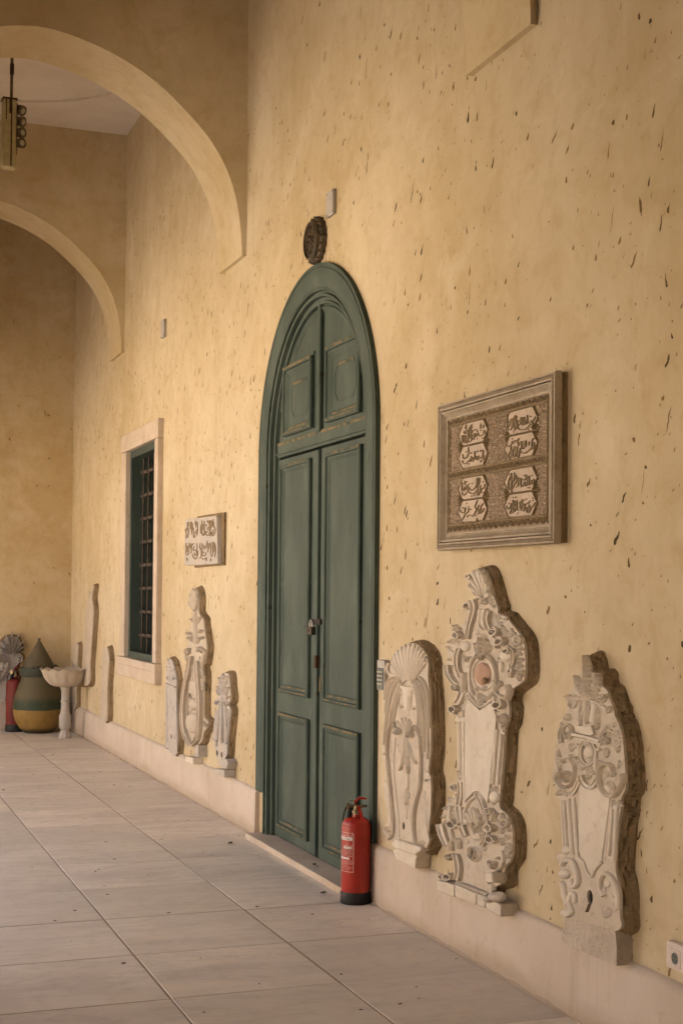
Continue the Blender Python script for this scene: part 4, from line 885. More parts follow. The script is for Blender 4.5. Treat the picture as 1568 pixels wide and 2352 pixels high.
# palmette
C.leaf((628, 770), (608, 140), 0.10, 0.0, 0.045, 9, 3, 0.010, 'palm_leaf', point=True); C.leaf((600, 770), (462, 420), 0.062, 0.10, 0.036, 6, 2, 0.010, 'palm_leaf'); C.leaf((580, 765), (325, 715), 0.060, 0.22, 0.036, 6, 2, 0.012, 'palm_leaf')
C.leaf((668, 770), (765, 405), 0.055, -0.10, 0.036, 6, 2, 0.010, 'palm_leaf'); C.leaf((700, 775), (905, 700), 0.058, -0.22, 0.036, 6, 2, 0.012, 'palm_leaf')
C.leaf((612, 775), (625, 1110), 0.058, 0.05, 0.028, 5, 3, 0.014); C.leaf((525, 800), (520, 1145), 0.034, -0.05, 0.022, 5, 2, 0.010); C.leaf((752, 830), (765, 1190), 0.05, -0.05, 0.026, 5, 3, 0.012)
C.volute((395, 830), 0.036, 1.2, 0.6, -1, 0.011, 0.020, ((590, 770), (530, 765), (470, 810), (445, 870))); C.volute((920, 890), 0.036, 1.2, 2.6, 1, 0.011, 0.020, ((690, 790), (760, 810), (840, 880), (890, 950)))
C.band([(700, 830), (725, 860), (710, 960), (690, 1080)], 0.022, 0.022, 'round', 'stem')
C.block([(470, 1130), (475, 1200), (735, 1265), (700, 1120), (640, 1140)], W0-0.003, W0+0.012, 'vase', None, 0.004); C.band([(530, 1210), (620, 1230), (705, 1255)], 0.012, 0.02, 'flat', 'vase_foot')
C.band([(432, 1250), (620, 1290), (815, 1345)], 0.013, 0.026, 'flat', 'cornice'); C.band([(438, 1300), (620, 1340), (815, 1392)], 0.008, 0.016, 'flat', 'cornice')
C.volute((365, 1260), 0.034, 1.5, 0.6, -1, 0.012, 0.026, ((262, 1370), (250, 1250), (285, 1150), (345, 1115), (405, 1160)), 'scroll', 'rim'); C.volute((892, 1330), 0.032, 1.6, 2.4, 1, 0.012, 0.028, ((975, 1215), (905, 1195), (850, 1240), (832, 1320)), 'scroll', 'rim')
C.leaf((300, 1110), (235, 1110), 0.045, 0.1, 0.024, 3, 2, 0.01); C.leaf((400, 1010), (300, 1040), 0.055, -0.2, 0.024, 4, 3, 0.01); C.leaf((260, 1130), (230, 1380), 0.05, 0.1, 0.024, 6, 2, 0.008); C.leaf((380, 1370), (400, 1500), 0.05, 0.0, 0.02, 5, 3); C.leaf((860, 1440), (890, 1580), 0.06, 0.0, 0.022, 5, 3, 0.006); C.leaf((900, 1120), (860, 1190), 0.05, 0.1, 0.022, 4, 2); C.leaf((965, 1090), (1000, 1150), 0.05, 0.0, 0.022, 3, 2)
C.leaf((1010, 1150), (1050, 1510), 0.07, -0.06, 0.022, 6, 3, 0.008); C.leaf((205, 1460), (235, 1760), 0.05, -0.05, 0.024, 6, 3, 0.010); C.leaf((1060, 1600), (1040, 1740), 0.05, 0.1, 0.02, 4, 2)
C.band([(440, 1440), (470, 1400), (500, 1440), (505, 1560)], 0.012, 0.016, 'round', 'line'); C.band([(800, 1470), (760, 1455), (742, 1520), (735, 1740)], 0.013, 0.018, 'round', 'line')
C.ring((625, 1510), 0.052, 0.062, 0.015, 0.022, 'oval_frame', 'rim'); C.boss((630, 1510), 0.034, 0.036, 0.022, 'oval_boss'); C.boss((620, 1375), 0.02, 0.016, 0.024, 'bud'); C.boss((590, 1390), 0.016, 0.014, 0.02, 'bud'); C.boss((660, 1640), 0.02, 0.014, 0.02, 'bud')
C.leaf((620, 1660), (540, 1760), 0.05, 0.1, 0.022, 4, 2, 0.008); C.leaf((630, 1670), (640, 1890), 0.05, 0.0, 0.026, 5, 2, 0.012); C.leaf((650, 1670), (725, 1820), 0.05, -0.1, 0.024, 5, 2, 0.010)
C.volute((300, 1850), 0.046, 1.3, 0.9, -1, 0.016, 0.026, ((270, 1640), (350, 1605), (425, 1680), (440, 1820), (380, 1970), (270, 1985), (195, 1890), (230, 1790)), 'acanthus_scroll', 'flutes'); C.leaf((430, 1700), (465, 1560), 0.05, -0.1, 0.024, 5, 2, 0.008); C.leaf((350, 1620), (400, 1530), 0.045, 0.1, 0.022, 4, 2, 0.008); C.leaf((330, 1780), (360, 1890), 0.04, 0, 0.022, 4, 2); C.leaf((180, 1800), (150, 1890), 0.035, 0, 0.02, 3, 2)
C.band([(1112, 1800), (1115, 1920), (1050, 2060), (940, 2120), (840, 2040), (785, 1880), (800, 1740), (870, 1670), (960, 1700), (990, 1800)], 0.020, 0.026, 'flutes', 'acanthus_scroll', 0.2); C.leaf((820, 1680), (785, 1620), 0.045, 0, 0.022, 3, 2); C.leaf((960, 1740), (975, 1850), 0.045, 0, 0.022, 4, 2); C.leaf((860, 1800), (920, 1840), 0.05, 0.1, 0.022, 4, 2); C.leaf((890, 1910), (1010, 2050), 0.055, 0.05, 0.024, 6, 3, 0.008); C.leaf((1050, 1900), (1075, 1820), 0.035, 0, 0.02, 3, 2)
C.band([(400, 2085), (460, 2020), (530, 1835)], 0.014, 0.016, 'rim', 'strap'); C.band([(535, 1830), (570, 1930), (640, 1990), (710, 1975), (765, 1900)], 0.018, 0.024, 'rim', 'strap')
C.leaf((280, 2000), (190, 2110), 0.055, 0.1, 0.022, 4, 3); C.leaf((320, 2030), (330, 2130), 0.05, 0, 0.022, 3, 2)
CD.block([(375, -150), (372, 540), (440, 650), (470, 745), (510, 790), (545, 715), (615, 630), (690, 60), (700, -150)], W0-.003, W0+0.003, 'tablet', None, 0.002)
# reeded shaft edges
for a, b, wd in (((196, 0), (222, 490), .010), ((222, 0), (252, 490), .008), ((262, -10), (305, 570), .014), ((318, -20), (362, 600), .013), ((735, 60), (690, 590), .010), ((772, 90), (738, 640), .014)):
    CD.band([a, ((a[0]+b[0])/2, (a[1]+b[1])/2), b], wd, 0.016, 'round', 'reeded_edge')
CD.leaf((710, 90), (740, 0), 0.05, 0.1, 0.022, 3, 2); CD.leaf((790, 100), (800, 0), 0.04, 0, 0.02, 3, 2); CD.boss((760, 80), 0.03, 0.02, 0.02, 'knop')
CD.band([(362, 600), (425, 660), (455, 750), (510, 808), (550, 730), (620, 655)], 0.010, 0.014, 'round', 'line')
CD.boss((235, 530), 0.030, 0.026, 0.022, 'knop'); CD.boss((290, 590), 0.026, 0.02, 0.02, 'knop'); CD.boss((185, 610), 0.03, 0.03, 0.022, 'knop')
CD.band([(200, 690), (230, 640), (310, 650), (355, 760), (365, 870), (320, 910), (295, 830)], 0.020, 0.024, 'round', 'loop'); CD.boss((225, 780), 0.044, 0.032, 0.030, 'knop'); CD.band([(190, 860), (215, 920), (225, 1010), (260, 1110)], 0.020, 0.020, 'round', 'loop'); CD.band([(330, 1080), (325, 1000), (295, 990), (270, 1080), (300, 1180), (240, 1220)], 0.018, 0.018, 'round', 'loop'); CD.boss((245, 1190), 0.05, 0.026, 0.02, 'knop')
CD.band([(640, 1010), (600, 930), (605, 830), (660, 775), (735, 840), (785, 980), (790, 1150)], 0.018, 0.022, 'round', 'loop'); CD.boss((670, 875), 0.026, 0.03, 0.018, 'knop'); CD.boss((632, 945), 0.02, 0.026, 0.016, 'knop'); CD.leaf((680, 960), (740, 1030), 0.03, 0, 0.016, 2, 1); CD.boss((660, 1180), 0.04, 0.035, 0.014, 'knop', 'rough'); CD.boss((745, 1140), 0.02, 0.024, 0.012, 'knop', 'rough'); CD.boss((500, 690), 0.03, 0.02, 0.008, 'knop')

# ---------- the three beyond the door
W0 = 0.05
t = Long.trace(600, 2230, 2.8683, W0)
R = relief('short grey marble relief with leaf crest, left of the lyre relief', 11.2)
C = Carver(R, Long, t, W0, 'greystone', hs=0.55, ref=(450, 1200))
h1 = ell(*t(186, 1790), 0.022, 0.020, 12); h2 = ell(*t(230, 1802), 0.022, 0.020, 12)
C.slab([(150, 918), (195, 955), (222, 1050), (240, 1160), (243, 1240), (248, 1965), (140, 1922), (120, 1860), (124, 1240), (132, 1150), (128, 1100), (140, 1010), (134, 955)], W0, [h1, h2])
C.leaf((185, 1190), (150, 925), 0.10, 0.0, 0.022, 6, 3, 0.01); C.leaf((195, 1190), (215, 1040), 0.09, 0, 0.02, 5, 3); C.leaf((165, 1190), (138, 1010), 0.09, 0, 0.02, 5, 3); C.volute((150, 1140), 0.06, 1.3, 0, 1, 0.018, 0.022); C.volute((215, 1150), 0.06, 1.3, 3, -1, 0.018, 0.022)
C.band([(132, 1200), (185, 1225), (243, 1245)], 0.018, 0.026, 'flat', 'cornice'); C.band([(134, 1240), (134, 1850)], 0.022, 0.012, 'flat', 'edge'); C.band([(240, 1260), (246, 1950)], 0.022, 0.012, 'flat', 'edge'); C.band([(170, 1400), (200, 1480), (225, 1520)], 0.02, 0.010, 'round', 'strap'); C.leaf((190, 1400), (200, 1600), 0.07, 0, 0.012, 3, 2); C.band([(168, 1420), (172, 1680), (160, 1880)], 0.010, 0.008, 'round', 'line')
R = relief('tall marble relief shaped like a lyre with shell finial, between two shorter reliefs', 10.4)
C = Carver(R, Long, t, W0, 'palestone', hs=0.7, ref=(450, 1200))
C.slab([(440, 140), (472, 165), (492, 280), (486, 395), (510, 450), (540, 490), (545, 560), (560, 660), (578, 800), (560, 960), (535, 1010), (552, 1130), (545, 1290), (548, 1560), (590, 1620), (585, 1690), (548, 1740), (518, 1850), (430, 1915), (365, 1878), (322, 1740), (312, 1500), (320, 1300), (340, 1180), (345, 1050), (378, 960), (355, 920), (358, 800), (378, 740), (352, 660), (395, 600), (405, 500), (430, 420), (388, 330), (398, 230)], W0, [C.P(x) for x in ([(398, 1180), (410, 1180), (404, 1340), (392, 1560), (362, 1560), (372, 1360)], [(494, 1180), (506, 1200), (516, 1360), (514, 1560), (494, 1560), (490, 1340)], [(425, 470), (440, 470), (440, 520), (428, 520)], [(480, 470), (496, 480), (492, 530), (478, 520)], [(372, 820), (392, 810), (398, 860), (380, 890)], [(505, 800), (528, 800), (524, 870), (506, 860)])])
C.fan((455, 420), [(390, 330), (395, 240), (430, 150), (465, 160), (488, 260), (490, 330)], 0.035, 6, 0.15); C.band([(455, 400), (458, 560), (460, 760)], 0.045, 0.024, 'flutes', 'neck')
for (a, b, wd) in (((445, 520), (408, 480), .08), ((480, 540), (520, 460), .09), ((430, 660), (352, 640), .10), ((440, 700), (365, 700), .09), ((490, 640), (545, 610), .10), ((490, 700), (560, 690), .09), ((480, 760), (500, 690), .08), ((430, 740), (390, 690), .08)): C.leaf(a, b, wd, random.uniform(-.2, .2), 0.03, 4, 2, 0.015)
C.volute((385, 850), 0.11, 1.3, 1.0, 1, 0.022, 0.034, ((375, 960), (362, 900))); C.volute((515, 830), 0.11, 1.3, 2.4, -1, 0.022, 0.034, ((535, 1000), (560, 920), (565, 830))); C.leaf((400, 950), (352, 1000), .08, 0, .028, 4, 2); C.leaf((500, 900), (540, 1000), .09, 0, .028, 4, 2)
C.band([(425, 900), (395, 1080), (355, 1280), (335, 1500), (345, 1700), (390, 1840), (440, 1880), (500, 1800), (520, 1600), (520, 1350), (505, 1150), (490, 950)], 0.045, 0.038, 'rim', 'lyre_arm')
C.boss((430, 1640), 0.21, 0.13, 0.05, 'sound_box'); C.block([(410, 1180), (480, 1180), (490, 1330), (400, 1310)], W0-.003, W0+0.02, 'bridge', None, 0.004)
for x in (430, 448, 468): C.band([(x-6, 1000), (x-2, 1170)], 0.008, 0.012, 'round', 'string'); C.band([(x-2, 1160), (x, 1300)], 0.012, 0.028, 'round', 'string')
C.boss((440, 1430), 0.12, 0.075, 0.05, 'knop'); C.leaf((400, 1560), (410, 1350), 0.10, 0, 0.03, 4, 2, .01); C.leaf((480, 1560), (480, 1350), 0.10, 0, 0.03, 4, 2, .01)
for (a, b) in (((350, 1050), (345, 1190)), ((520, 1020), (545, 1130)), ((530, 1130), (545, 1280)), ((320, 1560), (285, 1540)), ((540, 1660), (590, 1650)), ((545, 1620), (590, 1690)), ((330, 1600), (320, 1700)), ((505, 1680), (500, 1800)), ((460, 1760), (450, 1850))): C.leaf(a, b, 0.08, 0, 0.03, 4, 2, .012)
Cb = Carver(R, Long, Long.trace(600, 2230, 2.8683, 0.075), 0.07, 'greystone')
Cb.block([(437, 1895), (437, 2010), (475, 2020), (475, 1890)], 0.0, 0.07, 'pedestal_neck'); Cb.block([(345, 2008), (345, 2068), (430, 2102), (430, 2030)], 0.0, 0.078, 'pedestal', 'marble', 0.005)
R = relief('grey marble relief with leafy head and lyre strings, just left of the door', 9.6)
C = Carver(R, Long, t, W0, 'greystone', hs=0.55, ref=(450, 1200))
h1 = ell(*t(692, 1975), 0.030, 0.022, 12); h2 = ell(*t(744, 1995), 0.030, 0.022, 12)
C.slab([(700, 1255), (702, 1180), (728, 1105), (780, 1085), (822, 1110), (832, 1250), (842, 1370), (820, 1440), (842, 1500), (825, 1680), (812, 1800), (806, 1900), (800, 1990), (770, 2060), (735, 2080), (692, 2030), (668, 1900), (655, 1830), (675, 1700), (695, 1480), (685, 1400), (705, 1340)], W0, [h1, h2]+[C.P(x) for x in ([(724, 1490), (742, 1490), (735, 1840), (708, 1840)], [(768, 1490), (784, 1490), (792, 1850), (752, 1850)])])
for a, b, wd in (((740, 1330), (705, 1230), .09), ((745, 1330), (725, 1130), .10), ((765, 1330), (770, 1090), .11), ((785, 1330), (815, 1120), .11), ((795, 1340), (828, 1240), .10), ((800, 1380), (840, 1340), .09), ((715, 1340), (700, 1270), .07), ((760, 1300), (790, 1180), .10)): C.leaf(a, b, wd, random.uniform(-.1, .1), 0.032, 5, 3, 0.015)
C.volute((700, 1420), 0.075, 1.4, 0.6, 1, 0.018, 0.03); C.volute((795, 1430), 0.085, 1.4, 2.6, -1, 0.018, 0.03); C.leaf((755, 1340), (755, 1460), .08, 0, .03, 3, 2)
for p in ([(735, 1420), (718, 1600), (695, 1800), (690, 1900)], [(757, 1450), (748, 1650), (738, 1880)], [(790, 1450), (800, 1650), (800, 1880)]): C.band(p, 0.030, 0.03, 'round', 'string')
C.band([(700, 1500), (685, 1650), (665, 1820)], 0.03, 0.025, 'round', 'lyre_arm'); C.leaf((820, 1480), (830, 1650), .06, 0, .03, 5, 2); C.band([(655, 1820), (690, 1835), (712, 1842)], 0.016, 0.034, 'flat', 'strap'); C.band([(770, 1858), (800, 1868), (825, 1872)], 0.016, 0.034, 'flat', 'strap')
Cb = Carver(R, Long, Long.trace(600, 2230, 2.8683, 0.08), 0.07, 'greystone')
Cb.block([(700, 2050), (695, 2110), (780, 2160), (798, 2080), (780, 2040)], 0.0, 0.07, 'pedestal_neck'); Cb.block([(650, 2148), (655, 2182), (778, 2246), (780, 2165)], 0.0, 0.085, 'pedestal', None, 0.005)
# ---------- the three thin ones by the basin
for lab, pts, wt, y in (('tall slim marble fragment with curved neck behind the scalloped basin', [(1240, 140), (1200, 145), (1203, 260), (1165, 345), (1135, 470), (1122, 700), (1112, 1000), (1108, 1420), (1185, 1420), (1190, 1200), (1212, 860), (1238, 480), (1218, 300)], 0.055, 15.0),
                        ('low pale marble fragment in the corner behind the basin stem', [(992, 908), (1028, 902), (1030, 1000), (1012, 1400), (1005, 1735), (950, 1715), (955, 1200), (965, 1050), (980, 990)], 0.05, 15.9),
                        ('narrow pale marble relief between the basin and the barred window', [(1368, 985), (1395, 950), (1420, 960), (1440, 1100), (1430, 1300), (1418, 1500), (1412, 1918), (1335, 1870), (1335, 1500), (1345, 1200), (1355, 1040)], 0.055, 14.2)):
    tt = Long.trace(0, 2230, 3.4087, wt); R = relief(lab, y)
    C = Carver(R, Long, tt, wt, 'palestone', hs=0.4, ref=(1200, 1000)); C.slab(pts, wt)
    x0 = sum(p[0] for p in pts)/len(pts); ys = [p[1] for p in pts]; top, bot = min(ys), max(ys)
    k = 7
    for i in range(k):
        yy = bot+(top-bot)*(i+0.3)/k*0.92; xm = [p[0] for p in pts if abs(p[1]-yy) < (bot-top)*0.22] or [x0]; xc = (max(xm)+min(xm))/2
        C.leaf((xc, yy), (xc+random.uniform(-8, 8), yy-(bot-top)/k*0.8), 0.12, random.uniform(-.1, .1), 0.018, 4, 2, 0.006)
# ---------- acanthus relief on the end wall
W0 = 0.06
t = Far.trace(0, 2400, 5.112, W0)
R = thing('carved_relief', 'grey acanthus fan and scroll relief on the end wall behind the jar', 'relief', (-0.62, FAR_Y, 0.32), GR)
C = Carver(R, Far, t, W0, 'greystone', ref=(200, 800))
C.slab([(240, 330), (320, 350), (370, 380), (400, 430), (430, 500), (440, 560), (430, 620), (400, 660), (470, 760), (400, 850), (330, 960), (330, 1300), (250, 1600), (-220, 1640), (-260, 1000), (-200, 640), (-20, 600), (20, 500), (60, 430), (110, 370), (170, 340)], W0)
for b, wd in (((240, 230), .05), ((110, 275), .05), ((390, 275), .05), ((-20, 380), .05), ((500, 410), .05), ((-80, 520), .045), ((540, 520), .045), ((0, 620), .035), ((480, 620), .035)):
    C.leaf((245, 720), b, wd*0.95, (b[0]-245)*0.0004, 0.05, 5, 2, 0.02, 'acanthus_leaf', point=True)
C.boss((240, 720), 0.035, 0.02, 0.035, 'knop'); C.volute((20, 790), 0.065, 1.8, 0.2, 1, 0.013, 0.03, ((-40, 1250), (60, 1120), (150, 960), (160, 850)), 'scroll', 'rim'); C.volute((390, 800), 0.045, 1.5, 2.6, -1, 0.011, 0.03); C.band([(60, 940), (-20, 1100), (-60, 1300)], 0.016, 0.024, 'flutes', 'ribbon'); C.boss((90, 1580), 0.03, 0.03, 0.03, 'knop')

# ================================================================== INSCRIBED PLAQUE
pq = thing('inscribed_plaque', 'large framed stone plaque with four panels of raised script', 'plaque', (0.0, 5.36, 1.80))
u0, u1, v0, v1 = -5.92, -4.805, 1.803, 2.478
m = MB(Long); m.prism([(u0+.004, v0+.004), (u1-.004, v0+.004), (u1-.004, v1-.004), (u0+.004, v1-.004)], 0.0, 0.034, (), 0.003, steps=4); m.build('slab', 'mortar', pq, 0)
def rect_ring(i0, w_in, i1, w_out, name, mat, extra=()):
    b = MB(Long); st = [(i0, 0.03), (i0, w_in)]+list(extra)+[(i1, w_out), (i1, 0.03)]; vs_ = []; fs = []
    for i, ww in st: vs_ += [(u0+i, v0+i, ww), (u1-i, v0+i, ww), (u1-i, v1-i, ww), (u0+i, v1-i, ww)]
    for k in range(len(st)-1):
        for j in range(4): fs.append((k*4+j, k*4+(j+1) % 4, (k+1)*4+(j+1) % 4, (k+1)*4+j))
    b.add(vs_, fs); return b.build(name, mat, pq, 30)
rect_ring(0.0, 0.050, 0.034, 0.050, 'outer_frame', 'plaqueframe', ((0.004, 0.060), (0.010, 0.060), (0.012, 0.051), (0.024, 0.051), (0.026, 0.060), (0.033, 0.060)))
rect_ring(0.0345, 0.042, 0.078, 0.036, 'cove_frame', 'plaqueframe', ((0.037, 0.038), (0.039, 0.058), (0.046, 0.060), (0.051, 0.053), (0.057, 0.044), (0.064, 0.038), (0.069, 0.036), (0.070, 0.043), (0.077, 0.043)))
m = MB(Long)                                          # rope twist in the outer frame
def rope(p, q, n):
    for i in range(n):
        a = (p[0]+(q[0]-p[0])*(i+.1)/n, p[1]+(q[1]-p[1])*(i+.1)/n); d = ((q[0]-p[0])/n, (q[1]-p[1])/n); L = hypot(*d); nx, ny = -d[1]/L, d[0]/L
        m.sweep(smooth([(a[0]-nx*.006, a[1]-ny*.006), (a[0]+d[0]*.9+nx*.006, a[1]+d[1]*.9+ny*.006)], 2), 0.0035, 0.007, 0.050, 'round')
c_ = 0.018
rope((u0+c_, v0+c_), (u1-c_, v0+c_), 84); rope((u0+c_, v1-c_), (u1-c_, v1-c_), 84); rope((u0+c_, v0+c_), (u0+c_, v1-c_), 50); rope((u1-c_, v0+c_), (u1-c_, v1-c_), 50)
m.build('rope_moulding', 'plaqueframe', pq, 60)
PW = 0.036
m = MB(Long); m.prism([(u0+.076, v0+.076), (u1-.076, v0+.076), (u1-.076, v1-.076), (u0+.076, v1-.076)], 0.033, PW); m.build('field', 'plaquefield', pq, 0)
tf = Long.trace(1650, 1400, 2.6133, PW+0.004)
fu0, fu1 = -5.838, -4.886
FV = [(2.372, 2.158), (2.129, 1.917)]                 # upper and lower panel rows (top, bottom)
for top, bot in FV:                                   # mouldings framing each row
    for vv in (top, bot):
        m = MB(Long); m.sweep(smooth([(fu0+.012, vv), (fu1-.012, vv)], 10), 0.006, 0.009, PW-0.001, 'round'); m.build('fillet', 'gilt', pq, 60)
    for uu in (fu0+.016, fu1-.016):
        m = MB(Long); m.sweep(smooth([(uu, bot), (uu, top)], 8), 0.005, 0.008, PW-0.001, 'round'); m.build('fillet', 'gilt', pq, 60)
# running leaf borders between the rows
def meander(p, q, n, amp):
    b = MB(Long)
    for i in range(n):
        a = (p[0]+(q[0]-p[0])*(i+.5)/n, p[1]+(q[1]-p[1])*(i+.5)/n); s_ = 1 if i % 2 else -1
        dx, dy = (q[0]-p[0])/n, (q[1]-p[1])/n; L = hypot(dx, dy); tx, ty = dx/L, dy/L; nx, ny = -ty, tx
        P_ = lambda s1, s2: (a[0]+tx*L*s1+nx*amp*s2, a[1]+ty*L*s1+ny*amp*s2)
        b.sweep(smooth([P_(-.55, -.5*s_), P_(-.3, .75*s_), P_(.1, .8*s_), P_(.25, .1*s_), P_(-.02, -.1*s_)], 3), 0.0035, 0.007, PW-0.001, 'round')
        b.sweep(smooth([P_(.1, -.1*s_), P_(.3, -.8*s_), P_(.5, -.6*s_)], 3), 0.0045, 0.006, PW-0.001, 'tri')
    return b.build('leaf_border', 'gilt', pq, 60)
meander((fu0+.01, 2.3865), (fu1-.01, 2.3865), 36, 0.010); meander((fu0+.01, 2.1435), (fu1-.01, 2.1435), 36, 0.010); meander((fu0+.01, 1.900), (fu1-.01, 1.900), 36, 0.012)
meander((fu0+.004, 1.91), (fu0+.004, 2.38), 22, 0.007); meander((fu1-.004, 1.91), (fu1-.004, 2.38), 22, 0.007)
# arabesque filling between the cartouches
def arabesque(ua, ub, va, vb, seed, dens):
    rnd = random.Random(seed); b = MB(Long); uc = (ua+ub)/2; half = (ub-ua)/2
    rows = 9
    for i in range(rows):
        v = va+(vb-va)*(i+.5)/rows
        for side in (-1, 1):
            for k in range(dens):
                du = half*(k+.5)/dens; r = 0.009+rnd.random()*0.004; ph = rnd.uniform(0, 6.28)
                c = (uc+side*du, v+rnd.uniform(-.004, .004))
                pts = [(c[0]+side*r*1.25*cos(ph+x*1.25)*(1-x*.16), c[1]+r*sin(ph+x*1.25)*(1-x*.16)) for x in range(5)]
                b.sweep(smooth(pts, 2), lambda t: 0.0052*(1-.5*t), 0.0065, PW-0.001, 'tri')
        b.sweep(smooth([(uc, v-.012), (uc+.004, v), (uc, v+.012)], 3), 0.006, 0.008, PW-0.001, 'tri')
    return b.build('arabesque', 'field', pq, 60)
for k, (top, bot) in enumerate(FV):
    arabesque(-5.815, -5.722, bot+.008, top-.008, 1+k, 2); arabesque(-5.432, -5.262, bot+.008, top-.008, 5+k, 4); arabesque(-4.986, -4.908, bot+.008, top-.008, 9+k, 2)
# cartouche grounds: pale tablets with pointed ends, two to a panel
def cartouche(ua, ub, va, vb):
    p = 0.034; vm = (va+vb)/2
    b = MB(Long); b.prism([(ua+p*.3, va+.002), (ub-p*.3, va+.002), (ub+p*.95, vm), (ub-p*.2, vb-.002), (ua+p*.2, vb-.002), (ua-p*.95, vm)], PW-0.002, PW+0.0062)
    o = b.build('cartouche', 'field', pq, 0)
    for e, s_ in ((ua, -1), (ub, 1)):
        for (a, c) in (((e-s_*p*.3, va+.002), (e+s_*p*.97, vm+.001)), ((e-s_*p*.3, vb-.002), (e+s_*p*.97, vm-.001))):
            q = [(a[0]+(c[0]-a[0])*i/6+(s_*.0025 if i % 2 else -s_*.001), a[1]+(c[1]-a[1])*i/6) for i in range(7)]
            b = MB(Long); b.sweep(q, lambda t: 0.0065*(1.15-.6*t), 0.011, PW-0.001, 'tri'); b.build('serrated_leaf', 'gilt', o, 60)
    return o
carts = []
for (top, bot) in FV:
    mid = (top+bot)/2
    for (ua, ub) in ((-5.690, -5.460), (-5.234, -5.010)):
        for (va, vb) in ((mid+.003, top-.008), (bot+.008, mid-.003)): carts.append(cartouche(ua, ub, va, vb))
        m = MB(Long); m.sweep(smooth([(ua-.035, mid), (ub+.035, mid)], 6), 0.003, 0.011, PW-0.001, 'round'); m.build('fillet', 'gilt', pq, 60)
        for uu, s_ in ((ua, -1), (ub, 1)):
            m = MB(Long)
            for a in (-1.0, -0.5, 0, 0.5, 1.0): m.add(*leafmesh((uu+s_*.010, mid), (uu+s_*(.012+.034*cos(a)), mid+.026*sin(a)), .009, 0, .009, 2, 1, 0, PW-.001))
            m.build('palmette', 'gilt', pq, 60)
